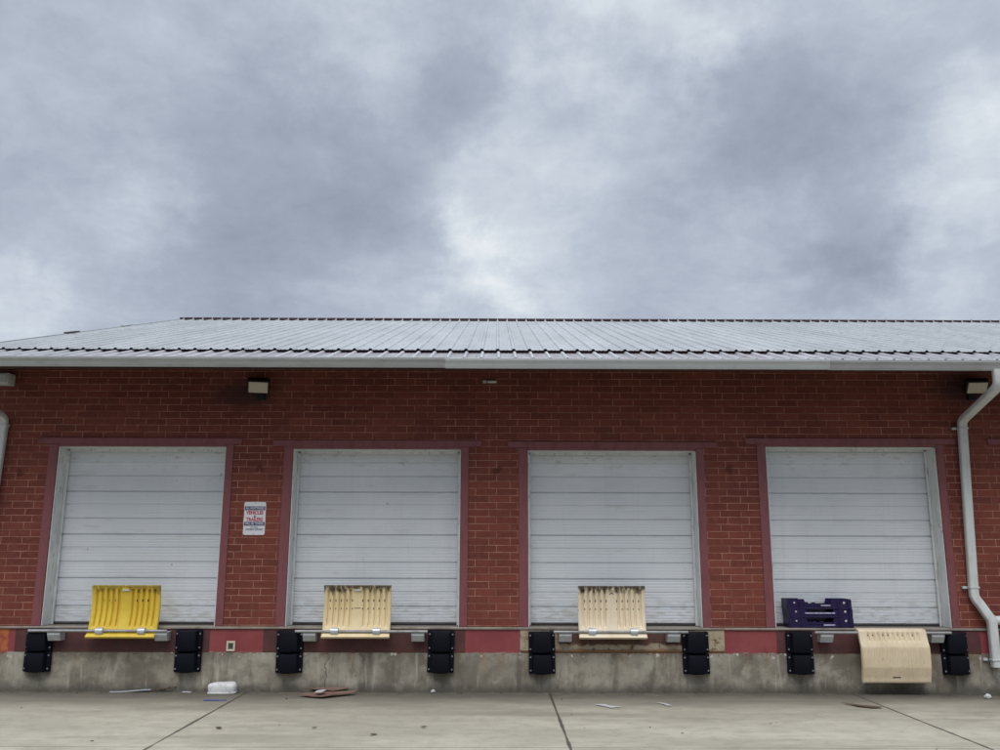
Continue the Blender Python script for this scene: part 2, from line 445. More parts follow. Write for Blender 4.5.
M['yellow'] = poly_material('yellow_poly', (0.74, 0.54, 0.065), (0.68, 0.47, 0.05), 0.55)
M['cream'] = poly_material('faded_cream_poly', (0.80, 0.665, 0.405), (0.73, 0.585, 0.335), 0.92)
M['cream2'] = poly_material('bleached_cream_poly', (0.82, 0.71, 0.53), (0.74, 0.62, 0.44), 0.95)
M['cream3'] = poly_material('tan_cream_poly', (0.72, 0.605, 0.425), (0.64, 0.53, 0.36), 0.0)
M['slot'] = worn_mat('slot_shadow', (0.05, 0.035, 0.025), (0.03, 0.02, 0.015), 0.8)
M['purple'] = worn_mat('purple_crate_plastic', (0.015, 0.007, 0.052), (0.022, 0.012, 0.066), 0.42, 0.0, 8, 0.6, spec=0.35)
M['crate_print'] = worn_mat('crate_print', (0.46, 0.44, 0.60), (0.08, 0.06, 0.2), 0.5, 0.0, 40, 1.0)
M['sign_white'] = worn_mat('sign_white', (0.74, 0.74, 0.76), (0.66, 0.66, 0.68), 0.4, 0.0, 8, 0.5)
M['sign_blue'] = worn_mat('sign_blue', (0.040, 0.036, 0.12), (0.055, 0.05, 0.14), 0.4)
M['sign_red'] = worn_mat('sign_red', (0.46, 0.035, 0.075), (0.50, 0.06, 0.10), 0.4)
M['sign_teal'] = worn_mat('sign_slate', (0.10, 0.15, 0.23), (0.14, 0.18, 0.26), 0.4)
M['bronze'] = worn_mat('dark_bronze', (0.016, 0.014, 0.018), (0.025, 0.022, 0.024), 0.5, 0.3)
M['lens'] = worn_mat('yellowed_lens', (0.50, 0.46, 0.35), (0.42, 0.37, 0.26), 0.3, 0.0, 20, 0.6)
M['box_grey'] = worn_mat('pale_grey_box', (0.55, 0.57, 0.57), (0.44, 0.44, 0.43), 0.45, 0.0, 10)
M['outlet'] = worn_mat('ivory_cover', (0.62, 0.58, 0.44), (0.50, 0.46, 0.35), 0.45, 0.0, 15)
M['outlet_dark'] = worn_mat('outlet_green', (0.085, 0.09, 0.06), (0.05, 0.05, 0.04), 0.5)
M['foam'] = worn_mat('white_foam', (0.70, 0.70, 0.69), (0.42, 0.41, 0.38), 0.7, 0.0, 14, 0.7)
M['paper'] = worn_mat('white_paper', (0.52, 0.51, 0.51), (0.36, 0.35, 0.33), 0.8, 0.0, 12)
M['card'] = worn_mat('wet_cardboard', (0.215, 0.130, 0.098), (0.125, 0.070, 0.052), 0.85, 0.0, 8, 0.8)
M['leaf'] = worn_mat('dead_leaf', (0.10, 0.062, 0.036), (0.06, 0.036, 0.022), 0.8, 0.0, 20)
M['twig'] = worn_mat('twig_bark', (0.11, 0.06, 0.042), (0.06, 0.035, 0.025), 0.85, 0.0, 20)
M['blue'] = worn_mat('blue_plastic', (0.045, 0.06, 0.30), (0.06, 0.07, 0.22), 0.4)
M['grit'] = worn_mat('dark_grit', (0.085, 0.075, 0.06), (0.16, 0.14, 0.11), 0.9, 0.0, 30)

# ------------------------------------------------------------------ setting: ground
g = MB()
g.add([(-400, -400, 0), (400, -400, 0), (400, 600, 0), (-400, 600, 0)], [(0, 1, 2, 3)])
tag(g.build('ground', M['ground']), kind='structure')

m, t, b = new_mat('bounce_cut_dark')  # dark sheet out of view, added to cut bounce light under the eave
p = t.pos()
c = t.mix(t.rng(t.noise(p, 0.5, 5, 0.6), 0.35, 0.65), (0.045, 0.045, 0.045), (0.070, 0.068, 0.064))
c = t.mix(t.rng(t.noise(p, 90, 3, 0.7), 0.5, 0.75, 0, 0.6), c, (0.13, 0.125, 0.12))
finish(t, b, c, 0.9, 0, t.noise(p, 120, 4, 0.7), 0.5, 0.006, 0.3)
g = MB()
g.add([(-399, -399, 0.004), (399, -399, 0.004), (399, -7.75, 0.004), (-399, -7.75, 0.004)], [(0, 1, 2, 3)])
tag(g.build('bounce_cut_sheet', m), kind='structure')

# ------------------------------------------------------------------ warehouse
bld = empty('warehouse_building', (2.6, 0, 0),
            'long red brick loading dock warehouse with white sectional doors and low pitched ribbed metal roof', 'warehouse')
def part(mb, name, mat, parent=bld, smooth=False, label=None):
    o = mb.build(name, mat, parent, smooth)
    o.matrix_parent_inverse = Matrix.Identity(4)
    # parts are modelled in world coordinates: cancel the empties above them
    p = parent; off = Vector((0, 0, 0))
    while p is not None:
        off += p.location; p = p.parent
    o.location = -off
    if label: o['label'] = label
    return o

# brick walls: front with door openings, gable ends, rear
w = MB()
xs = sorted({XL, XR} | {v for d in DOORS for v in d[:2]})
zs = sorted({ZS, WT} | {d[2] for d in DOORS})
def is_open(xc, zc):
    return any(d[0] < xc < d[1] and zc < d[2] for d in DOORS)
T = 0.31
for i in range(len(xs) - 1):
    for k in range(len(zs) - 1):
        a, b_, c_, d_ = xs[i], xs[i + 1], zs[k], zs[k + 1]
        if is_open((a + b_) / 2, (c_ + d_) / 2):
            continue
        w.add([(a, 0, c_), (b_, 0, c_), (b_, 0, d_), (a, 0, d_)], [(0, 1, 2, 3)])
        w.add([(a, T, c_), (b_, T, c_), (b_, T, d_), (a, T, d_)], [(3, 2, 1, 0)])
for x0, x1, zt in DOORS:
    w.add([(x0, 0, ZS), (x0, T, ZS), (x0, T, zt), (x0, 0, zt)], [(0, 1, 2, 3)])
    w.add([(x1, 0, ZS), (x1, T, ZS), (x1, T, zt), (x1, 0, zt)], [(3, 2, 1, 0)])
    w.add([(x0, 0, zt), (x0, T, zt), (x1, T, zt), (x1, 0, zt)], [(0, 1, 2, 3)])
for X in (XL, XR):
    w.add([(X, 0, ZS), (X, 16.4, ZS), (X, 16.4, WT), (X, RY, roofz(RY) - 0.08), (X, 0, WT)], [(0, 1, 2, 3, 4)])
w.add([(XL, 16.4, ZS), (XR, 16.4, ZS), (XR, 16.4, WT), (XL, 16.4, WT)], [(0, 1, 2, 3)])
part(w, 'wall', M['brick'])

f = MB()
f.box((XL - 0.02, -0.030, -0.3), (XR + 0.02, 16.42, 0.527))
part(f, 'foundation', M['conc'])
bd = MB()
bd.box((XL - 0.012, -0.018, 0.528), (XR + 0.012, 16.412, ZS - 0.031))
part(bd, 'painted_base_band', M['band'])
fl = MB()
fl.box((XL + 0.01, -0.016, ZS - 0.030), (XR - 0.01, 16.3, ZS - 0.003))
part(fl, 'dock_floor', M['sill'])
ns = MB()
ns.box((XL - 0.03, -0.042, ZS - 0.032), (XR + 0.03, -0.0165, ZS - 0.001), 0.006)
part(ns, 'edge_nosing', M['nosing'])
for k, (x0, x1, mat) in enumerate([(-6.755, -4.03, 'plate_dark'), (-3.275, -0.438, 'plate_dark'), (0.338, 3.217, 'plate_rust'), (3.955, 6.83, 'plate_dark'), (7.42, 10.27, 'plate_dark')]):
    p = MB()
    p.box((x0, -0.026, 0.533), (x1, -0.0185, ZS - 0.034), 0.003)
    if mat == 'plate_rust':   # weld seams and bolts of the exposed plate
        p.box((x0 + 0.004, -0.036, 0.552), (x1 - 0.004, -0.0265, 0.572), 0.004)
        for bx in (x0 + 0.06, x1 - 0.06):
            for bz in (0.62, 0.76):
                p.cyl((bx, -0.028, bz), (bx, -0.034, bz), 0.022, 10)
    part(p, 'face_plate', M[mat], label='peeling cream and rust steel face plate' if mat == 'plate_rust' else None)

# doors
def door_profile(y0, z0, z1):
    """(y, z) outline of a sectional door face from sill to head"""
    pts = []
    z = z0
    sec = 0.627
    n = 0
    while z < z1 - 0.02:
        edges = [0.0, 0.232, 0.440, sec]
        for e0, e1, deep in ((0, 1, 0.024), (1, 2, 0.018), (2, 3, 0.011)):
            a, b_ = z + edges[e0], min(z + edges[e1], z1)
            if a >= z1: break
            hh = 0.010 if deep > 0.015 else 0.006
            pts += [(y0 + deep, a), (y0 + deep * 0.9, a + hh), (y0, a + hh + 0.008)]
            m_ = int((b_ - a) / 0.045)
            for q in range(1, m_):
                zz = a + 0.020 + (b_ - a - 0.02) * q / m_
                if zz + 0.012 > b_ - 0.008: break
                pts += [(y0, zz), (y0 + 0.0022, zz + 0.004), (y0 + 0.0022, zz + 0.010), (y0, zz + 0.014)]
            pts.append((y0, b_ - 0.006))
        z += sec; n += 1
    pts.append((y0, z1))
    return pts
DY = 0.300
for k, (x0, x1, zt) in enumerate(DOORS):
    d = MB()
    prof = door_profile(DY, ZS + 0.022, zt - 0.0)
    prof = [(y, min(z, zt - 0.002)) for y, z in prof]
    full = prof + [(DY + 0.05, zt - 0.002), (DY + 0.05, ZS + 0.022)]
    d.prism_x(full, x0 + 0.03, x1 - 0.03)
    od = part(d, 'loading_door', M['door'])
    s_ = MB(); s_.box((x0 + 0.03, DY - 0.006, ZS), (x1 - 0.03, DY + 0.035, ZS + 0.024), 0.006)
    part(s_, 'bottom_seal', M['seal'], od)
    for fa_, fb_, q0, q1 in ((x0 - 0.135, x0 - 0.004, x0 - 0.0035, x0 + 0.004), (x1 + 0.004, x1 + 0.115, x1 - 0.004, x1 + 0.0035)):
        fr = MB()
        fr.box((fa_, -0.016, ZS + 0.001), (fb_, 0.0, zt + 0.028), 0.006)
        part(fr, 'frame_post', M['mauve'], od)
    li = MB()
    li.box((x0 - (0.31, 0.30, 0.30, 0.30, 0.365)[k], -0.026, zt + 0.030), (x1 + (0.30 if k not in (0,) else 0.235), 0.0, zt + 0.118), 0.005)
    li.box((x0 + 0.001, -0.014, zt - 0.004), (x1 - 0.001, 0.03, zt + 0.0295))
    part(li, 'lintel', M['mauve'], od)
    rv = MB()
    rv.box((x0 + 0.0015, 0.004, ZS + 0.001), (x0 + 0.012, DY + 0.04, zt - 0.007))
    rv.box((x0 + 0.0125, DY - 0.05, ZS + 0.001), (x0 + 0.045, DY - 0.022, zt - 0.04), 0.004)
    rv.box((x1 - 0.012, 0.004, ZS + 0.001), (x1 - 0.0015, DY + 0.04, zt - 0.013))
    rv.box((x1 - 0.045, DY - 0.05, ZS + 0.001), (x1 - 0.0125, DY - 0.022, zt - 0.04), 0.004)
    rv.box((x0 + 0.0125, 0.032, zt - 0.016), (x1 - 0.0125, DY - 0.02, zt - 0.005))
    rv.box((x0 + 0.05, DY - 0.05, zt - 0.05), (x1 - 0.05, DY - 0.020, zt - 0.014), 0.004)
    part(rv, 'reveal_lining', M['trim'], od)

# roof sheets
PITCH = 0.2335
def ribbed(x0, x1, ya, za, yb, zb, h=0.026, th=0.004, phase=0.0):
    prof = []
    n0 = math.floor((x0 - phase) / PITCH); n1 = math.ceil((x1 - phase) / PITCH)
    for n in range(n0, n1 + 1):
        c = phase + n * PITCH
        for dx, dz in ((-0.032, 0), (-0.013, h), (0.013, h), (0.032, 0), (0.075, 0), (0.082, 0.004), (0.092, 0.004), (0.099, 0), (0.134, 0), (0.141, 0.004), (0.151, 0.004), (0.158, 0)):
            if x0 < c + dx < x1:
                prof.append((c + dx, dz))
    prof = [(x0, 0)] + prof + [(x1, 0)]
    top0 = [(x, ya, za + z) for x, z in prof]; top1 = [(x, yb, zb + z) for x, z in prof]
    b0 = [(x, ya, za + z - th) for x, z in prof]; b1 = [(x, yb, zb + z - th) for x, z in prof]
    mb = MB()
    n = len(prof)
    vs = top0 + top1 + b0 + b1
    fs = []
    for i in range(n - 1):
        fs.append((i, i + 1, n + i + 1, n + i))
        fs.append((2 * n + i, 3 * n + i, 3 * n + i + 1, 2 * n + i + 1))
        fs.append((i, 2 * n + i, 2 * n + i + 1, i + 1))
        fs.append((n + i, n + i + 1, 3 * n + i + 1, 3 * n + i))
    fs.append((0, n, 3 * n, 2 * n)); fs.append((n - 1, 3 * n - 1, 4 * n - 1, 2 * n - 1))
    mb.add(vs, fs)
    return mb
RX0, RX1 = -7.80, 13.6
UP = 0.050
UY = -0.32
lower = ribbed(RX0, RX1, EY, roofz(EY), 0.2, roofz(0.2), 0.032, 0.004, phase=0.022)
# screw heads along the eave
for n in range(-35, 58):
    sx = 0.022 + n * PITCH + 0.048
    if RX0 < sx < RX1:
        lower.cyl((sx, EY + 0.10, roofz(EY + 0.10) + 0.000), (sx, EY + 0.10, roofz(EY + 0.10) + 0.010), 0.011, 8, mi=1)
oroof = part(ribbed(RX0, RX1, UY, roofz(UY) + UP, RY, roofz(RY) + UP, 0.024, 0.004, phase=0.010), 'roof', M['roof'])
part(lower, 'eave_sheet', [M['eave'], M['maroon']], oroof)
cl = MB()
cl.prism_x([(UY + 0.05, roofz(UY + 0.05) + 0.003), (UY + 0.10, roofz(UY + 0.10) + 0.003), (UY + 0.10, roofz(UY + 0.10) + UP - 0.006), (UY + 0.05, roofz(UY + 0.05) + UP - 0.006)], RX0 + 0.01, RX1 - 0.01)
part(cl, 'closure_strip', M['maroon'], oroof)
rear = MB()
rear.prism_x([(RY + 0.02, roofz(RY) + UP - 0.004), (17.6, roofz(RY) + UP - 0.004 - S * 9.38), (17.6, roofz(RY) + UP - 0.03 - S * 9.38), (RY + 0.02, roofz(RY) + UP - 0.03)], RX0, RX1)
part(rear, 'rear_slope', M['roof'], oroof)
rc = MB()
zr = roofz(RY) + UP
rc.prism_x([(RY - 0.14, zr - 0.020), (RY - 0.14, zr + 0.026), (RY, zr + 0.034), (RY + 0.14, zr + 0.026), (RY + 0.14, zr - 0.035)], RX0 + 0.0, RX1 - 0.0)
for n in range(-36, 58):
    c = 0.010 + n * PITCH
    if RX0 + 0.05 < c < RX1 - 0.05:
        hgt = 0.030 + rnd.random() * 0.020
        rc.box((c - 0.014, RY - 0.165, zr - 0.03), (c + 0.014, RY - 0.1405, zr + hgt), 0.004, mi=1)
part(rc, 'ridge_cap', [M['maroon'], M['roof']], oroof)
# gable rake trims
for X, sx in ((RX0, -1), (RX1, 1)):
    rk = MB()
    a, b_ = sorted((X + sx * 0.002, X + sx * 0.03))
    rk.prism_x([(EY, roofz(EY) - 0.10), (RY, roofz(RY) - 0.10), (RY, roofz(RY) + UP + 0.028), (UY, roofz(UY) + UP + 0.028), (UY - 0.05, roofz(UY) + 0.02), (EY, roofz(EY) + 0.025)], a, b_)
    if sx < 0:
        for yy in (2.6, 4.9):
            z0 = roofz(yy) + UP + 0.0285
            rk.prism_x([(yy, z0), (yy + 0.4, z0 + 0.4 * S), (yy + 0.4, z0 + 0.4 * S + 0.022), (yy, z0 + 0.022)], X - 0.05, X + 0.05, mi=1 if yy < 3 else 0)
    part(rk, 'rake_trim', [M['roof'], M['maroon']], oroof)
so = MB()
so.prism_x([(EY + 0.10, roofz(EY + 0.10) - 0.012), (0.0, roofz(0.0) - 0.012), (0.0, roofz(0.0) - 0.055), (EY + 0.10, roofz(EY + 0.10) - 0.055)], RX0 + 0.04, RX1 - 0.04)
part(so, 'eave_soffit', M['soffit'], oroof)
fa = MB(); fa.box((RX0 + 0.03, EY + 0.055, 4.345), (RX1 - 0.03, EY + 0.095, 4.44))
part(fa, 'fascia', M['soffit'], oroof)
# gutters in three lengths (different ages of paint)
def gutter(x0, x1, dz):
    yb = EY + 0.05
    g = MB()
    outer = [(yb, 4.500), (yb, 4.362), (yb - 0.075, 4.350), (yb - 0.090, 4.378), (yb - 0.105, 4.415), (yb - 0.128, 4.452), (yb - 0.132, 4.478), (yb - 0.118, 4.484)]
    inner = [(yb - 0.118, 4.474), (yb - 0.122, 4.455), (yb - 0.098, 4.418), (yb - 0.082, 4.382), (yb - 0.070, 4.358), (yb - 0.006, 4.369), (yb - 0.006, 4.500)]
    g.prism_x([(y, z + dz) for y, z in outer + inner], x0, x1)
    return g
for x0, x1, mt, dz in ((RX0 - 0.05, -0.705, 'gutter_a', 0.004), (-0.70, 4.495, 'gutter_b', -0.004), (4.50, RX1 + 0.05, 'gutter_a', -0.010)):
    part(gutter(x0, x1, dz), 'gutter', M[mt], smooth=False, label='paler middle length of gutter' if mt == 'gutter_b' else None)

# downspouts
def downspout(xg, xt, xm, xb, low=True):
    pts = [(xg, -1.255, 4.36), (xg, -1.255, 4.20), (xg + 0.004, -1.235, 4.155), (xg + (xt - xg) * 0.08, -1.17, 4.115)]
    pts += [(xt - (xt - xg) * 0.08, -0.15, 3.845), (xt, -0.085, 3.80), (xt, -0.075, 3.72)]
    pts += [(xm, -0.075, 1.42), (xm, -0.078, 1.33), (xm + 0.022 * (xb - xm) / 0.19, -0.083, 1.27), (xm + 0.06 * (xb - xm) / 0.19, -0.092, 1.215),
            (xb - 0.05 * (xb - xm) / 0.19, -0.115, 1.07), (xb - 0.015 * (xb - xm) / 0.19, -0.120, 1.02), (xb, -0.122, 0.95), (xb, -0.122, 0.365)]
    mb = MB(); mb.sweep(pts, 0.125, 0.095)
    o = part(mb, 'downspout', M['pipe'], smooth=True)
    for zz, xx, yy in ((3.72, xt, -0.075), (1.44, xm, -0.075), (0.46, xb, -0.122)):
        st = MB()
        st.box((xx - 0.135, -0.055 if yy > -0.1 else -0.06, zz - 0.018), (xx - 0.075, -0.012, zz + 0.018), 0.004)
        st.box((xx - 0.070, yy - 0.054, zz - 0.014), (xx + 0.070, yy + 0.052, zz + 0.014), 0.006)
        part(st, 'strap', M['box_grey'], o)
    return o
downspout(6.775, 6.852, 6.775, 6.965)
downspout(-7.31, -7.235, -7.31, -7.12)
dp = MB()
dp.sweep([(7.045, -0.075, 1.0), (7.10, -0.075, 1.0)], 0.05, 0.05)
dp = MB(); dp.cyl((7.03, -0.075, 0.99), (7.40, -0.075, 0.985), 0.062, 16)
part(dp, 'drain_pipe', M['pipe'], smooth=True)

# ------------------------------------------------------------------ wall fittings
def place(mb, name, mat, parent, smooth=False, label=None):
    """part modelled in its thing's own coordinates"""
    o = mb.build(name, mat, parent, smooth)
    if label: o['label'] = label
    return o

def wall_light(x, z, yaw, label):
    t = empty('wall_light', (x, 0, z), label, 'wall light', 'floodlights under the eave')
    bx = MB(); bx.box((-0.06, -0.06, -0.17), (0.06, 0.0, -0.03), 0.01); bx.cyl((0, -0.06, -0.09), (0, -0.13, -0.04), 0.02)
    place(bx, 'mount_box', M['bronze'], t)
    Mx = Matrix.Translation((0, -0.20, 0)) @ Matrix.Rotation(R(yaw), 4, 'Z') @ Matrix.Rotation(R(38), 4, 'X')
    hd = MB(); hd.box((-0.155, -0.02, -0.105), (0.155, 0.10, 0.105), 0.015, M=Mx)
    h = place(hd, 'lamp_head', M['bronze'], t)
    ln = MB(); ln.box((-0.135, -0.032, -0.088), (0.135, -0.021, 0.088), 0.006, M=Mx)
    place(ln, 'lens', M['lens'], h)
    return t
wall_light(-3.50, 4.285, 14, 'dark floodlight with yellowed lens on brick above the white sign')
wall_light(7.06, 4.315, -6, 'dark floodlight with yellowed lens tucked behind the bent downspout')
wb = empty('wall_box', (-7.33, 0, 4.40), 'pale grey box fixed high on the brick beside the far downspout', 'electrical box')
b_ = MB(); b_.box((-0.16, -0.20, -0.085), (0.16, 0.0, 0.085), 0.018)
ob = place(b_, 'box_body', M['box_grey'], wb, True)
b_ = MB(); b_.box((-0.13, -0.212, -0.06), (0.13, -0.201, 0.06), 0.006)
place(b_, 'cover', M['box_grey'], wb)
fx = empty('conduit_fitting', (-0.11, 0, 4.405), 'tiny grey conduit fitting high on the brick just under the gutter', 'conduit fitting')
b_ = MB(); b_.cyl((-0.03, -0.03, 0), (0.10, -0.03, 0.0), 0.022, 12, bev=0.004)
place(b_, 'pipe_stub', M['box_grey'], fx, True)
b_ = MB(); b_.box((-0.10, -0.05, -0.022), (-0.045, 0, 0.022), 0.006)
place(b_, 'junction', M['galv'], fx)

# sign
def text_mesh(txt, size, bold=0.0):
    cu = bpy.data.curves.new('lettering', 'FONT')
    cu.body = txt; cu.size = size; cu.align_x = 'CENTER'; cu.align_y = 'CENTER'
    cu.offset = bold; cu.extrude = 0.0006
    cu.resolution_u = 3
    o = bpy.data.objects.new('lettering', cu)
    COL.objects.link(o)
    bpy.context.view_layer.update()
    me = bpy.data.meshes.new_from_object(o.evaluated_get(bpy.context.evaluated_depsgraph_get()))
    vs = [tuple(v.co) for v in me.vertices]; fs = [tuple(p.vertices) for p in me.polygons]
    bpy.data.objects.remove(o); bpy.data.curves.remove(cu); bpy.data.meshes.remove(me)
    return vs, fs
def put_text(mb, txt, size, z, width=None, x=0.0, y=-0.0062, bold=0.0):
    vs, fs = text_mesh(txt, size, bold)
    if width:
        w0 = max(v[0] for v in vs) - min(v[0] for v in vs)
        k = width / w0
    else:
        k = 1
    mb.add([(x + v[0] * k, y - v[2], z + v[1]) for v in vs], fs)
sg = empty('parking_sign', (-3.497, 0, 2.148), 'small white warning sign with blue bands and red lettering on the brick pier', 'sign')
sg.rotation_euler = (0, R(0.0), 0)
def rounded(w, h, r, z0, y0, y1, n=6):
    out = []
    for cx, cz, a0 in ((w / 2 - r, h - r, 0), (-w / 2 + r, h - r, 90), (-w / 2 + r, r, 180), (w / 2 - r, r, 270)):
        for k in range(n + 1):
            a = R(a0 + 90 * k / n)
            out.append((cx + r * math.cos(a), cz + r * math.sin(a) + z0))
    return [[(x, y0, z) for x, z in out], [(x, y1, z) for x, z in out]]
pm = MB(); pm.loft(rounded(0.312, 0.472, 0.028, 0, -0.006, -0.001))
place(pm, 'sign_panel', M['sign_white'], sg)
for a, b in ((0.353, 0.408), (0.132, 0.186)):
    bn = MB(); bn.box((-0.146, -0.0072, a), (0.146, -0.0062, b)); place(bn, 'blue_band', M['sign_blue'], sg)
for w_, z_ in (('ALL UNATTENDED', 0.381), ('WILL BE TOWED', 0.159)):
    tx = MB(); put_text(tx, w_, 0.046, z_, 0.262, y=-0.0078, bold=0.0008); place(tx, 'white_lettering', M['sign_white'], sg)
for w_, z_, ww in (('VEHICLES', 0.316, 0.246), ('TRAILERS', 0.219, 0.240)):
    tx = MB(); put_text(tx, w_, 0.070, z_, ww, y=-0.0068, bold=0.0028); place(tx, 'red_lettering', M['sign_red'], sg)
for w_, sz, z_, ww, bo_ in (('&', 0.046, 0.266, None, 0.002), ('AT THE', 0.030, 0.108, None, 0.0006), ("OWNER'S EXPENSE", 0.036, 0.077, 0.245, 0.001)):
    tx = MB(); put_text(tx, w_, sz, z_, ww, y=-0.0068, bold=bo_); place(tx, 'slate_lettering', M['sign_teal'], sg)
for zz in (0.455, 0.016):
    sc = MB(); sc.cyl((0, -0.006, zz), (0, -0.0095, zz), 0.006, 10); place(sc, 'screw', M['bolt'], sg)

ou = empty('wall_outlet', (-3.722, -0.018, 0.612), 'ivory framed electrical outlet set in the red painted band', 'outlet')
b_ = MB()
for a, c in (((-0.06, 0.042), (0.06, 0.068)), ((-0.06, -0.068), (0.06, -0.042))):
    b_.box((a[0], -0.022, a[1]), (c[0], 0, c[1]), 0.004)
b_.box((-0.06, -0.022, -0.0415), (-0.036, 0, 0.0415), 0.003); b_.box((0.036, -0.022, -0.0415), (0.06, 0, 0.0415), 0.003)
place(b_, 'cover_frame', M['outlet'], ou)
b_ = MB(); b_.box((-0.0355, -0.012, -0.0412), (0.0355, -0.001, 0.0412), 0.002); b_.box((-0.03, -0.019, 0.006), (0.03, -0.0125, 0.011), 0.001)
place(b_, 'socket', M['outlet_dark'], ou)

# ------------------------------------------------------------------ bumpers
bump0 = empty('dock_bumper', (0, -0.028, 0.262), 'x', 'dock bumper', 'black rubber dock bumpers')
def bumper_block(z0, h, body_w, dep):
    mb = MB()
    mb.box((-0.185, -0.055, z0), (0.185, 0, z0 + h), 0.012)
    # moulded middle with rounded shoulders and a bulged lower edge
    rings = []
    for y, s, e in ((-0.0555, 1.0, 0.0), (-dep * 0.75, 0.97, 0.004), (-dep * 0.95, 0.90, 0.012), (-dep, 0.80, 0.024)):
        ring = []
        hw = body_w / 2 * s
        for k in range(9):
            a = -1 + 2 * k / 8
            ring.append((hw * a, y, z0 - 0.014 * (1 - a * a) + e + 0.004))
        for k in range(9):
            a = 1 - 2 * k / 8
            ring.append((hw * a, y, z0 + h - 0.004 - e))
        rings.append(ring)
    mb.loft(rings)
    return mb
for z0, h, bw, dep in ((0.0, 0.272, 0.27, 0.135), (0.284, 0.282, 0.275, 0.150)):
    bl = place(bumper_block(z0, h, bw, dep), 'rubber_block', M['rubber'], bump0, True)
    for bx in (-0.160, 0.160):
        for bz in (z0 + 0.045, z0 + h - 0.05):
            bo = MB(); bo.cyl((bx, -0.053, bz), (bx, -0.064, bz), 0.0125, 10, bev=0.003)
            place(bo, 'bolt', M['bolt'], bl, True)
BX = [(-6.395, 'black rubber dock bumper beside the patch of bare orange paint loss'),
      (-4.300, 'black rubber dock bumper between the yellow dock plate and the ivory outlet'),
      (-2.885, 'black rubber dock bumper between the ivory outlet and the cream plate with grey scuffs'),
      (-0.776, 'black rubber dock bumper under the right jamb of the second white door'),
      (0.645, 'black rubber dock bumper on the peeling cream plate, left of its rail'),
      (2.800, 'black rubber dock bumper on the peeling cream plate, right of its rail'),
      (4.258, 'black rubber dock bumper directly below the purple crates'),
      (6.435, 'black rubber dock bumper between the hanging tan plate and the downspout')]
for i, (x, lab) in enumerate(BX):
    o = bump0 if i == 0 else copy_tree(bump0)
    o.location.x = x
    o.location.z = 0.262 + rnd.uniform(-0.008, 0.008)
    o.rotation_euler = (0, R(rnd.uniform(-0.9, 0.9)), 0)
    o['label'] = lab

# ------------------------------------------------------------------ rails that carry the dock plates
RAILS = [(-6.50, -4.575, -6.145, -4.66, 'grey steel rail carrying the yellow dock plate'),
         (-2.795, -0.955, -2.60, -1.09, 'grey steel rail carrying the scuffed cream plate at the second door'),
         (0.80, 2.675, 0.965, 2.475, 'grey steel rail carrying the bleached plate above the rusty face plate'),
         (4.44, 6.345, 4.61, 6.16, 'grey steel rail with the tan plate hanging down from it')]
RYY, RZ = -0.190, 0.828
for x0, x1, b0, b1, lab in RAILS:
    t = empty('plate_rail', ((x0 + x1) / 2, -0.026, 0.68), lab, 'steel rail', 'rails for the dock plates')
    cx, cy, cz = t.location
    mb = MB(); mb.cyl((x0 - cx, RYY - cy, RZ - cz), (x1 - cx, RYY - cy, RZ - cz), 0.0195, 14, bev=0.003)
    place(mb, 'rail_tube', M['rail'], t, True)
    for bx in (b0, b1):
        q = MB()
        hw = 0.088
        # box bracket: back on the face plate, slanting front, slotted top
        q.prism_x([(0.0, 0.012), (0.0, 0.125), (-0.165, 0.125), (-0.165, 0.095), (-0.120, 0.012)], bx - cx - hw, bx - cx - hw + 0.012)
        q.prism_x([(0.0, 0.012), (0.0, 0.125), (-0.165, 0.125), (-0.165, 0.095), (-0.120, 0.012)], bx - cx + hw - 0.012, bx - cx + hw)
        q.prism_x([(-0.165, 0.095), (-0.160, 0.125), (-0.110, 0.020), (-0.120, 0.012)], bx - cx - hw + 0.0125, bx - cx + hw - 0.0125)
        q.box((bx - cx - hw - 0.01, -0.16, 0.1255), (bx - cx + hw + 0.01, -0.002, 0.133))
        place(q, 'bracket', M['galv'], t)

# ------------------------------------------------------------------ moulded dock plates
def resample(pts, step):
    out = []; L = [0]
    for a, b in zip(pts, pts[1:]):
        L.append(L[-1] + math.dist(a, b))
    n = int(L[-1] / step)
    for k in range(n + 1):
        s = L[-1] * k / n
        j = max(i for i in range(len(L)) if L[i] <= s + 1e-9); j = min(j, len(pts) - 2)
        f = (s - L[j]) / (L[j + 1] - L[j])
        out.append((pts[j][0] + (pts[j + 1][0] - pts[j][0]) * f, pts[j][1] + (pts[j + 1][1] - pts[j][1]) * f))
    return out
def smooth_line(p, it=14):
    p = list(p)
    for _ in range(it):
        p = [p[0]] + [((a[0] + 2 * b[0] + c[0]) / 4, (a[1] + 2 * b[1] + c[1]) / 4) for a, b, c in zip(p, p[1:], p[2:])] + [p[-1]]
    return p
def sstep(a, b, x):
    t = min(1, max(0, (x - a) / (b - a)))
    return t * t * (3 - 2 * t)
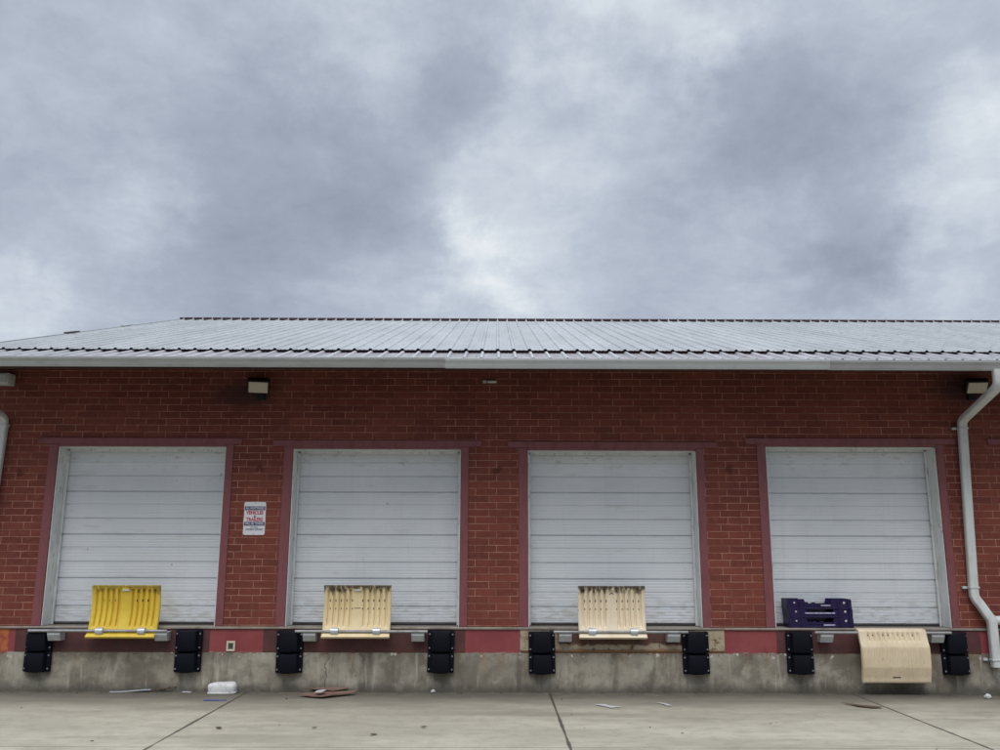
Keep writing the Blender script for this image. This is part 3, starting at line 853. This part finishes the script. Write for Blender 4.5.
def plate_mesh(width, prof, disp, dark, thick=0.042, step=0.0105, smooth=10, bow=0.0):
    """moulded sheet: profile (y,z) swept across x with a relief disp(u, v); front side towards -y"""
    line = smooth_line(resample(prof, step), smooth)
    nv = len(line); nu = 136
    mb = MB()
    front = []; back = []
    for j in range(nv):
        a = line[max(0, j - 1)]; b = line[min(nv - 1, j + 1)]
        ty, tz = b[0] - a[0], b[1] - a[1]
        l = math.hypot(ty, tz); ny, nz = -tz / l, ty / l
        v = j / (nv - 1)
        for i in range(nu):
            u = i / (nu - 1)
            x = (u - 0.5) * width
            d = disp(x, v)
            ed = min(i, nu - 1 - i) * width / (nu - 1)
            d -= 0.010 * (1 - sstep(0, 0.016, ed))
            y = line[j][0] + ny * d; z = line[j][1] + nz * d + bow * (1 - (2 * u - 1) ** 2)
            front.append((x, y, z))
            back.append((x, line[j][0] - ny * thick, line[j][1] - nz * thick + bow * (1 - (2 * u - 1) ** 2)))
    n = nu * nv
    vs = front + back
    fs = []; ms = []
    for j in range(nv - 1):
        for i in range(nu - 1):
            q = j * nu + i
            fs.append((q, q + 1, q + nu + 1, q + nu))
            ms.append(1 if dark((i + 0.5) / (nu - 1) * width - width / 2, (j + 0.5) / (nv - 1)) else 0)
            fs.append((n + q, n + q + nu, n + q + nu + 1, n + q + 1)); ms.append(0)
    for i in range(nu - 1):
        fs.append((i, n + i, n + i + 1, i + 1)); ms.append(0)
        q = (nv - 1) * nu + i
        fs.append((q, q + 1, n + q + 1, n + q)); ms.append(0)
    for j in range(nv - 1):
        q = j * nu
        fs.append((q, q + nu, n + q + nu, n + q)); ms.append(0)
        q = j * nu + nu - 1
        fs.append((q, n + q, n + q + nu, q + nu)); ms.append(0)
    mb.v = vs; mb.f = fs; mb.mi = ms
    return mb
GX = [s * (0.098 + 0.077 * k) for k in range(5) for s in (-1, 1)]   # groove centres either side of the middle panel
def up_disp(x, v):
    d = 0.0
    gv = sstep(0.215, 0.27, v) * (1 - sstep(0.90, 0.95, v))
    for gx in GX:
        q = abs(x - gx)
        if q < 0.024:
            d -= 0.036 * (1 - sstep(0.009, 0.020, q)) * gv
    if abs(x) > 0.435:
        d += 0.010 * sstep(0.435, 0.450, abs(x)) * sstep(0.2, 0.3, v)
    if abs(x) < 0.06 and 0.90 < v < 0.955:
        d += 0.006
    return d
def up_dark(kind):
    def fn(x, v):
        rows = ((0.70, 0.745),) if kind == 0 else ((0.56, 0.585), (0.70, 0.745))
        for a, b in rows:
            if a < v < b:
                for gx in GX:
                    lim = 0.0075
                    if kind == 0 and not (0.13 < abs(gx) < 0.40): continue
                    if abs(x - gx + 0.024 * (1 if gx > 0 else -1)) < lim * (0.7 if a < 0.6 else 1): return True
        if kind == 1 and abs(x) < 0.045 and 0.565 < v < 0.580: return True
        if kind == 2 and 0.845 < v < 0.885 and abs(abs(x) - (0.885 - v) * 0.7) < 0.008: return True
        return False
    return fn
UPPROF = [(-0.240, 0.748), (-0.230, 0.770), (-0.175, 0.795), (-0.152, 0.84), (-0.132, 0.90), (-0.106, 0.99), (-0.092, 1.08), (-0.090, 1.17), (-0.098, 1.26), (-0.112, 1.34), (-0.140, 1.428)]
PL = [(-5.215, 'yellow', 0, 'x', 'bright yellow moulded dock plate standing upright at the first door', 0.955),
      (-1.955, 'cream', 1, 'x', 'faded yellow cream dock plate with scuffed top edge standing above a plain dark red face', 0.945),
      (1.628, 'cream2', 2, 'x', 'bleached beige dock plate with black stained top standing above the peeling rusty face plate', 0.945)]
for x, mt, kd, _, lab, wd in PL:
    t = empty('dock_plate', (x, 0, 0.005 if kd == 0 else 0.012), lab, 'dock plate', 'moulded dock plates on the rails')
    place(plate_mesh(wd, UPPROF, up_disp, up_dark(kd)), 'deck', [M[mt], M['slot']], t, True)
    for s in (-0.292, 0.292):
        k = MB(); k.cyl((s - 0.05, RYY, RZ - 0.01), (s + 0.05, RYY, RZ - 0.01), 0.053, 18, bev=0.006)
        place(k, 'knuckle', M['galv_bright'], t, True)
    tg = MB(); tg.box((-0.048, -0.132, 1.360), (0.048, -0.112, 1.386), 0.003)
    if kd != 2:
        place(tg, 'pale_tag', M['box_grey'], t)
# the plate that hangs down
DOWN = [(-0.235, 0.166), (-0.246, 0.176), (-0.258, 0.25), (-0.282, 0.352), (-0.288, 0.375), (-0.294, 0.52), (-0.294, 0.648), (-0.288, 0.662), (-0.256, 0.755), (-0.236, 0.82), (-0.228, 0.855), (-0.19, 0.880), (-0.12, 0.884)]
def dn_disp(x, v):
    d = 0.0
    if 0.66 < v < 0.86:
        for k in range(11):
            gx = -0.345 + 0.069 * k
            q = abs(x - gx)
            if q < 0.02:
                d -= 0.022 * (1 - sstep(0.005, 0.02, q)) * sstep(0.67, 0.71, v) * (1 - sstep(0.79, 0.85, v))
    if 0.06 < v < 0.60:
        d += 0.0050 * math.sin(x * 2 * math.pi / 0.036) * sstep(0.06, 0.1, v) * (1 - sstep(0.54, 0.60, v))
    if abs(x) > 0.44:
        d += 0.008 * sstep(0.44, 0.452, abs(x)) * (1 - sstep(0.62, 0.68, v))
    return d
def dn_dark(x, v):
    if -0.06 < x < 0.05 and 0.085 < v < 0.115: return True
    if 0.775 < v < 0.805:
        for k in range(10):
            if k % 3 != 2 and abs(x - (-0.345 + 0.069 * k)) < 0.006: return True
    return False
t = empty('dock_plate', (5.508, 0, 0), 'tan ribbed dock plate hanging face down in front of the concrete at the fourth door', 'dock plate', 'moulded dock plates on the rails')
place(plate_mesh(0.945, DOWN, dn_disp, dn_dark, smooth=1, step=0.009), 'deck', [M['cream3'], M['slot']], t, True)
for s in (-0.292, 0.292):
    k = MB(); k.cyl((s - 0.05, RYY + 0.075, RZ - 0.01), (s + 0.05, RYY + 0.075, RZ - 0.01), 0.030, 18, bev=0.006)
    place(k, 'knuckle', M['galv_bright'], t, True)

# ------------------------------------------------------------------ purple crates
def crate(z, x, yaw, h, endh, lab, cover=0.0, printed=((0.0, 0.0),)):
    t = empty('plastic_crate', (x, 0.115, z), lab, 'crate', 'stacked purple crates')
    t.rotation_euler = (0, 0, R(yaw))
    L, Wd = 0.90, 0.28
    mb = MB()
    # long walls: tall ends with two holes, low middle with small upstands
    def wall(y0, y1):
        pts_top = [(-L / 2, endh), (-L / 2 + 0.235, endh), (-L / 2 + 0.255, h + 0.004), (-L / 2 + 0.33, h - 0.004), (-L / 2 + 0.335, h + 0.010), (-L / 2 + 0.375, h + 0.010), (-L / 2 + 0.38, h - 0.006),
                   (-0.02, h - 0.006), (-0.015, h + 0.008), (0.03, h + 0.008), (0.035, h - 0.006), (L / 2 - 0.28, h - 0.004), (L / 2 - 0.26, endh), (L / 2, endh)]
        xs_ = sorted({p[0] for p in pts_top} | {s * q for s in (-1, 1) for q in (L / 2 - 0.115, L / 2 - 0.083)})
        def top(xx):
            for a, b in zip(pts_top, pts_top[1:]):
                if a[0] <= xx <= b[0]:
                    return a[1] + (b[1] - a[1]) * ((xx - a[0]) / (b[0] - a[0]) if b[0] > a[0] else 0)
        hz0, hz1 = endh * 0.52, endh * 0.52 + 0.034
        for a, b in zip(xs_, xs_[1:]):
            hole = abs((abs((a + b) / 2)) - (L / 2 - 0.099)) < 0.01
            segs = [(0.0, hz0, hz0), (hz1, top(a), top(b))] if hole else [(0.0, top(a), top(b))]
            for zlo, za, zb in segs:
                mb.add([(a, y0, zlo), (b, y0, zlo), (b, y1, zlo), (a, y1, zlo), (a, y0, za), (b, y0, zb), (b, y1, zb), (a, y1, za)],
                       [(3, 2, 1, 0), (4, 5, 6, 7), (0, 1, 5, 4), (2, 3, 7, 6), (1, 2, 6, 5), (3, 0, 4, 7)])
    wall(-Wd / 2, -Wd / 2 + 0.014); wall(Wd / 2 - 0.014, Wd / 2)
    for sx in (-1, 1):
        mb.box((sx * (L / 2 - 0.014), -Wd / 2 + 0.0145, 0), (sx * L / 2, Wd / 2 - 0.0145, endh), 0.0)
    for sx in (-1, 1):   # outside corner posts and ribs
        mb.box((sx * (L / 2 - 0.05), -Wd / 2 - 0.012, 0.004), (sx * (L / 2 + 0.004), -Wd / 2 - 0.0005, endh - 0.012), 0.004)
        mb.box((sx * (L / 2 - 0.20), -Wd / 2 - 0.010, 0.004), (sx * (L / 2 - 0.165), -Wd / 2 - 0.0005, endh - 0.02), 0.004)
    mb.box((-L / 2 + 0.20, -Wd / 2 - 0.010, 0.003), (L / 2 - 0.20, -Wd / 2 - 0.0005, 0.024), 0.004)
    mb.box((-L / 2 + 0.28, -Wd / 2 - 0.008, h * 0.62), (L / 2 - 0.30, -Wd / 2 - 0.0005, h * 0.62 + 0.012), 0.003)
    place(mb, 'crate_shell', M['purple'], t)
    fl_ = MB(); fl_.box((-L / 2 + 0.0145, -Wd / 2 + 0.0145, 0.012), (L / 2 - 0.0145, Wd / 2 - 0.0145, 0.024))
    place(fl_, 'crate_base', M['purple'], t)
    for sx in (-1, 1):
        sd_ = MB(); sd_.cyl((sx * (L / 2 - 0.099), -Wd / 2 - 0.002, endh * 0.52 + 0.017), (sx * (L / 2 - 0.099), -Wd / 2 + 0.010, endh * 0.52 + 0.017), 0.0155 if sx > 0 else 0.012, 12)
        place(sd_, 'pale_stud', M['box_grey'], t)
    for (a, b, zz, hh) in printed:
        pr = MB(); pr.box((a, -Wd / 2 - 0.0125, zz), (b, -Wd / 2 - 0.0105, zz + hh))
        place(pr, 'printed_strip', M['crate_print'], t)
crate(ZS, 4.600, 0.0, 0.085, 0.150, 'lowest of the three purple crates, resting on the dock sill', printed=((0.03, 0.19, 0.030, 0.020),))
crate(ZS + 0.135, 4.598, 0.8, 0.070, 0.135, 'middle purple crate with a long pale printed strip', printed=((-0.23, 0.20, 0.058, 0.020),))
crate(ZS + 0.255, 4.588, -0.6, 0.075, 0.140, 'topmost purple crate with tall notched ends', printed=((0.02, 0.155, 0.045, 0.016),))

# ------------------------------------------------------------------ litter
def lump(mb, rx, ry, rz, seed, amp=0.12, sub=3, box=0.0):
    bm = bmesh.new()
    bmesh.ops.create_icosphere(bm, subdivisions=sub, radius=1)
    for v in bm.verts:
        c = v.co.copy()
        if box:
            m_ = max(abs(c.x), abs(c.y), abs(c.z)); c = c.lerp(c / m_, box)
        k = 1 + amp * mnoise.noise(c * 2.1 + Vector((seed, seed * 2, 0)))
        v.co = Vector((c.x * rx * k, c.y * ry * k, max(-1.0, c.z) * rz * k))
    mb.bm(bm)
    return mb
tub = empty('foam_container', (-3.765, -0.145, 0), 'white foam food container lying upside down against the concrete foot', 'container')
tub.rotation_euler = (0, 0, R(4)); tub.scale = (0.95, 1.0, 0.80)
m_ = MB()
rings = []
for z, s in ((0.03, 0.97), (0.05, 1.0), (0.11, 1.0), (0.145, 0.96), (0.166, 0.88), (0.178, 0.70), (0.182, 0.45)):
    ring = []
    for k in range(28):
        a = 2 * math.pi * k / 28
        cx = math.copysign(abs(math.cos(a)) ** 0.45, math.cos(a)); sy = math.copysign(abs(math.sin(a)) ** 0.5, math.sin(a))
        wv = 1 + 0.035 * math.sin(5 * a + z * 20) + 0.02 * math.sin(11 * a + 40 * z)
        ring.append((0.197 * s * cx * wv, 0.115 * s * sy * wv, z + 0.006 * math.sin(2 * a)))
    rings.append(ring)
m_.loft(rings)
place(m_, 'tray_body', M['foam'], tub, True)
m_ = MB()
rings = []
for z, s in ((0.002, 0.97), (0.010, 1.02), (0.026, 1.03), (0.031, 1.01)):
    rings.append([(0.20 * s * math.copysign(abs(math.cos(2 * math.pi * k / 28)) ** 0.45, math.cos(2 * math.pi * k / 28)),
                   0.118 * s * math.copysign(abs(math.sin(2 * math.pi * k / 28)) ** 0.5, math.sin(2 * math.pi * k / 28)), z) for k in range(28)])
m_.loft(rings)
place(m_, 'rim', M['foam'], tub, True)

rod = MB(); rod.cyl((-0.15, 0, 0.010), (0.05, 0.012, 0.010), 0.009, 10, bev=0.004); rod.cyl((0.05, 0.012, 0.010), (0.15, 0.02, 0.008), 0.006, 10)
tag(rod.build('plastic_rod', M['blue'], loc=(-3.67, -0.78, 0)), 'thin blue plastic rod lying on concrete in front of the foam container', 'litter')
stp = MB(); stp.loft([[(x, y + 0.02 * math.sin(x * 5), z + 0.012 * (1 + math.sin(x * 7))) for y, z in ((-0.02, 0.002), (0.02, 0.002), (0.022, 0.012), (-0.018, 0.010))] for x in [-0.30 + 0.05 * k for k in range(12)]])
o = stp.build('metal_strip', M['galv_bright'], loc=(-5.03, -0.08, 0.003)); tag(o, 'bent pale metal strip lying along the foot of the concrete', 'litter')
tw = MB()
px = Vector((-0.20, 0.03, 0.012)); 
for k in range(7):
    nx = px + Vector((0.055, rnd.uniform(-0.03, 0.03), rnd.uniform(-0.004, 0.014)))
    tw.cyl(px, nx, 0.011 - 0.001 * k, 7)
    if k in (2, 4): tw.cyl(nx, nx + Vector((0.05, -0.05, 0.03)), 0.005, 6)
    px = nx
tag(tw.build('twig', M['twig'], loc=(-4.62, -0.09, 0)), 'brown forked twig lying beside the bent metal strip', 'twig')

def scrap(name, pts, th, mat, loc, lab, cat, group=None, curl=0.02, rot=0, seed=0):
    mb = MB()
    cx = sum(p[0] for p in pts) / len(pts); cy = sum(p[1] for p in pts) / len(pts)
    rings_t = []; n = len(pts)
    vs = []
    for r_ in (1.0, 0.66, 0.33):
        for p in pts:
            x, y = cx + (p[0] - cx) * r_, cy + (p[1] - cy) * r_
            vs.append((x, y, 0.004 + curl * (0.5 + 0.5 * mnoise.noise(Vector((x * 6 + seed, y * 6, seed)))) * (0.4 + 0.6 * r_)))
    vs.append((cx, cy, 0.004 + curl * 0.3))
    m0 = len(vs)
    vs += [(x, y, z - th) for x, y, z in vs]
    fs = []
    for r_ in range(2):
        for i in range(n):
            j = (i + 1) % n
            fs.append((r_ * n + i, r_ * n + j, (r_ + 1) * n + j, (r_ + 1) * n + i))
            fs.append((m0 + r_ * n + i, m0 + (r_ + 1) * n + i, m0 + (r_ + 1) * n + j, m0 + r_ * n + j))
    for i in range(n):
        j = (i + 1) % n
        fs.append((2 * n + i, 2 * n + j, 3 * n)); fs.append((m0 + 2 * n + j, m0 + 2 * n + i, m0 + 3 * n))
        fs.append((i, m0 + i, m0 + j, j))
    mb.add(vs, fs)
    o = mb.build(name, mat, loc=loc)
    o.rotation_euler = (0, 0, R(rot))
    return tag(o, lab, cat, group)
scrap('cardboard_piece', [(-0.30, -0.02), (-0.22, 0.13), (0.0, 0.16), (0.26, 0.15), (0.30, 0.03), (0.10, -0.03), (-0.12, -0.05)], 0.012, M['card'], (-2.33, -0.17, 0.03),
      'flattened brown cardboard piece leaning at the foot of the concrete', 'cardboard', 'flattened cardboard', 0.075, 0, 1.3)
scrap('cardboard_piece', [(-0.36, 0.03), (-0.16, 0.17), (0.08, 0.14), (0.40, 0.28), (0.36, 0.16), (0.14, -0.02), (0.0, -0.14), (-0.14, -0.09)], 0.012, M['card'], (-2.30, -0.47, 0.014),
      'torn brown cardboard piece lying nearest the camera of the two', 'cardboard', 'flattened cardboard', 0.045, 0, 4.1)
scrap('paper_scrap', [(-0.07, -0.06), (0.03, -0.09), (0.08, 0.0), (0.02, 0.08), (-0.06, 0.05)], 0.002, M['paper'], (-2.36, -0.44, 0.062), 'crumpled white scrap lying on the brown cardboard', 'paper scrap', 'scraps of white paper', 0.03, 0, 6)
scrap('paper_scrap', [(-0.16, 0.10), (-0.02, 0.12), (0.03, 0.0), (0.16, -0.06), (0.02, -0.14), (-0.05, -0.01)], 0.002, M['paper'], (1.42, -1.16, 0.002), 'largest jagged white paper scrap on the concrete before the third door', 'paper scrap', 'scraps of white paper', 0.012, 0, 2)
scrap('paper_scrap', [(-0.08, 0.12), (0.02, 0.09), (0.09, -0.10), (0.02, -0.11), (-0.01, 0.03)], 0.002, M['paper'], (2.155, -1.02, 0.002), 'narrow bent white paper scrap on concrete below the sixth bumper', 'paper scrap', 'scraps of white paper', 0.012, 0, 3)
scrap('paper_scrap', [(-0.06, -0.03), (0.06, -0.03), (0.06, 0.03), (-0.06, 0.03)], 0.006, M['paper'], (-4.27, -0.10, 0.004), 'small flat white strip between the twig and the foam container', 'paper scrap', 'scraps of white paper', 0.01, 3, 5)
scrap('dead_leaf', [(-0.20, 0.28), (-0.02, 0.10), (0.16, 0.02), (0.20, -0.08), (0.06, -0.10), (-0.06, -0.02)], 0.003, M['leaf'], (4.67, -1.17, 0.002), 'large brown pointed leaf flat on the concrete near the tan plate', 'leaf', 'dead leaves on the concrete', 0.02, 0, 8)
for i, (x, y, s, lab) in enumerate([(-3.05, -2.62, 0.05, 'small curled dark leaf on the pale concrete below the cardboard'),
                                    (-2.00, -2.60, 0.035, 'small curled dark leaf near the front joint between second and third bumpers'),
                                    (-1.30, -2.95, 0.05, 'dark leaf near the front joint under the scuffed cream plate'),
                                    (-0.80, -2.55, 0.04, 'tiny dark leaf on concrete below the fourth bumper')]):
    scrap('dead_leaf', [(-s, 0), (-s * 0.3, s * 0.55), (s * 0.5, s * 0.4), (s, 0.0), (s * 0.3, -s * 0.5), (-s * 0.4, -s * 0.45)], 0.002, M['leaf'], (x, y, 0.002), lab, 'leaf', 'dead leaves on the concrete', 0.02, rnd.uniform(0, 360), 20 + i)
st = lump(MB(), 0.042, 0.038, 0.036, 3.3, 0.3)
tag(st.build('paper_ball', M['box_grey'], loc=(6.60, -0.50, 0.034), smooth=True), 'small crumpled pale ball on the concrete near the downspout foot', 'litter')
st = lump(MB(), 0.034, 0.03, 0.026, 9.3, 0.3)
tag(st.build('paper_ball', M['paper'], loc=(-0.87, -0.10, 0.026), smooth=True), 'small white crumpled ball at the concrete foot under the fourth bumper', 'litter')

# grit and leaf crumbs swept along the foot of the dock: nobody could count it
gr = MB()
for k in range(230):
    x = rnd.uniform(-7.8, 8.0); y = -0.035 - abs(rnd.gauss(0, 0.09)) if rnd.random() < 0.8 else -rnd.uniform(0.05, 5.0)
    s = rnd.uniform(0.003, 0.009) * (1.6 if rnd.random() < 0.07 else 1)
    bm = bmesh.new(); bmesh.ops.create_icosphere(bm, subdivisions=1, radius=s)
    for v in bm.verts: v.co *= rnd.uniform(0.7, 1.2)
    gr.bm(bm, 0, Matrix.Translation((x, y, s * 0.5)) @ Matrix.Diagonal((rnd.uniform(0.8, 2.4), rnd.uniform(0.8, 1.6), 0.7, 1)))
tag(gr.build('debris', M['grit']), 'dark grit and crumbs scattered along the foot of the dock', kind='stuff')

# ------------------------------------------------------------------ sky and light
SUN_EL, SUN_AZ = 58.0, 188.0      # behind the camera, thin cloud in front of it
world = bpy.data.worlds.new('World'); scene.world = world
world.use_nodes = True
nt = world.node_tree; nt.nodes.clear()
t = NT(nt)
sky = t.n('ShaderNodeTexSky', sky_type='NISHITA')
sky.sun_disc = False
sky.sun_elevation = R(SUN_EL); sky.sun_rotation = R(SUN_AZ)
sky.air_density = 1.0; sky.dust_density = 2.0
d = t.vmath('NORMALIZE', t.n('ShaderNodeTexCoord').outputs['Generated'])
dx, dy, dz = t.xyz(d)
# cloud deck seen in perspective: project the direction on a plane overhead
den = t.math('ADD', t.math('MAXIMUM', dz, 0.0), 0.16)
pl = t.comb(t.math('DIVIDE', dx, den), t.math('DIVIDE', dy, den), 0.0)
warp = t.scale(t.vmath('SUBTRACT', t.noisec(pl, 1.3, 5, 0.6), (0.5, 0.5, 0.5)), 0.9)
n_big = t.noise(t.vmath('ADD', pl, warp), 0.9, 8, 0.58)
n_mid = t.noise(t.vmath('ADD', t.scale(pl, 1.0), warp), 2.6, 8, 0.62)
n_fin = t.noise(t.vmath('ADD', t.mul(d, (1, 1, 1.5)), t.scale(warp, 0.12)), 5.0, 9, 0.66)
val = t.math('ADD', t.math('MULTIPLY', t.math('SUBTRACT', n_big, 0.5), 1.05), t.math('MULTIPLY', t.math('SUBTRACT', n_mid, 0.5), 0.6))
val = t.math('ADD', val, t.math('MULTIPLY', t.math('SUBTRACT', n_fin, 0.5), 1.2))
dw = t.vmath('NORMALIZE', t.vmath('ADD', d, t.scale(t.vmath('SUBTRACT', t.noisec(d, 7.0, 7, 0.62), (0.5, 0.5, 0.5)), 0.24)))
LOBES = [((-0.031, 0.949, 0.310), 0.065, 0.38), ((0.0, 0.957, 0.285), 0.05, 0.25), ((0.106, 0.825, 0.555), 0.14, 0.62), ((0.21, 0.80, 0.56), 0.10, 0.3), ((-0.362, 0.867, 0.343), 0.09, 0.26),
         ((-0.203, 0.808, 0.554), 0.15, 0.26), ((0.486, 0.794, 0.364), 0.13, 0.50), ((0.47, 0.85, 0.26), 0.10, 0.25), ((0.025, 0.914, 0.405), 0.13, 0.20),
         ((-0.475, 0.845, 0.245), 0.10, 0.42), ((0.071, 0.957, 0.28), 0.14, 0.10), ((-0.05, 0.965, 0.255), 0.20, 0.22),
         ((0.287, 0.858, 0.426), 0.15, -0.50), ((-0.253, 0.872, 0.419), 0.17, -0.26), ((-0.041, 0.874, 0.485), 0.09, -0.36),
         ((0.378, 0.871, 0.315), 0.08, -0.36), ((-0.288, 0.907, 0.308), 0.14, -0.20), ((-0.14, 0.901, 0.41), 0.15, -0.30)]
for c_, rad, amp in LOBES:
    dist = t.vmath('DISTANCE', dw, c_)
    val = t.math('ADD', val, t.rng(dist, 0.0, rad, amp, 0.0))
fac = t.rng(val, -0.62, 0.85, 0, 1, smooth=False)
cl = t.ramp(fac, [(0.0, (0.300, 0.336, 0.412)), (0.30, (0.408, 0.452, 0.545)), (0.52, (0.530, 0.580, 0.672)), (0.75, (0.700, 0.762, 0.818)), (1.0, (0.94, 0.965, 0.985))])
# thinner cloud high up and on the sun's side
up = t.rng(dz, 0.56, 0.95, 1.0, 2.3)
# behind the camera the deck is dark near the horizon and bright high up (standard overcast sky)
cie = t.rng(dz, 0.0, 0.85, 0.12, 2.1, smooth=False)
back = t.math('ADD', t.math('MULTIPLY', t.rng(dy, 0.5, -0.2), t.math('SUBTRACT', cie, 1.0)), 1.0)
cl = t.n('ShaderNodeVectorMath', {0: cl, 'Scale': t.math('MULTIPLY', up, back)}, operation='SCALE').outputs[0]
low = t.rng(dz, -0.02, 0.03)
cl = t.mix(low, (0.20, 0.19, 0.16), cl)
bg1 = t.n('ShaderNodeBackground', {'Color': cl, 'Strength': 1.0})
bg2 = t.n('ShaderNodeBackground', {'Color': sky.outputs[0], 'Strength': 0.10})
mx = t.n('ShaderNodeMixShader', {0: 0.90})
nt.links.new(bg2.outputs[0], mx.inputs[1]); nt.links.new(bg1.outputs[0], mx.inputs[2])
wo = t.n('ShaderNodeOutputWorld')
nt.links.new(mx.outputs[0], wo.inputs['Surface'])

sl = bpy.data.lights.new('Sun', 'SUN')
sl.energy = 1.45; sl.angle = R(32); sl.color = (1.0, 0.955, 0.88)
so_ = bpy.data.objects.new('Sun', sl); COL.objects.link(so_)
az = R(SUN_AZ)
sd = Vector((math.sin(az) * math.cos(R(SUN_EL)), math.cos(az) * math.cos(R(SUN_EL)), math.sin(R(SUN_EL))))
so_.rotation_euler = sd.to_track_quat('Z', 'Y').to_euler()
so_.location = (0, -10, 30)

# ------------------------------------------------------------------ camera
cam = bpy.data.cameras.new('Camera')
cam.sensor_width = 36; cam.lens = 31.68
cam.clip_start = 0.05; cam.clip_end = 3000
co = bpy.data.objects.new('Camera', cam); COL.objects.link(co)
pt, yw, rl = R(11.4), R(0.2), R(0.157)
Fw = Vector((math.sin(yw) * math.cos(pt), math.cos(yw) * math.cos(pt), math.sin(pt)))
Rt = Vector((math.cos(yw), -math.sin(yw), 0)); Up = Rt.cross(Fw)
Rc = Rt * math.cos(rl) + Up * math.sin(rl); Uc = Up * math.cos(rl) - Rt * math.sin(rl)
Mt = Matrix(((Rc.x, Uc.x, -Fw.x, 0), (Rc.y, Uc.y, -Fw.y, -12.9), (Rc.z, Uc.z, -Fw.z, 1.911), (0, 0, 0, 1)))
co.matrix_world = Mt
scene.camera = co

scene.view_settings.view_transform = 'Standard'
scene.view_settings.look = 'None'
scene.view_settings.exposure = 0.0
scene.view_settings.gamma = 1.0
scene.view_settings.use_curve_mapping = False
scene.render.engine = 'CYCLES'
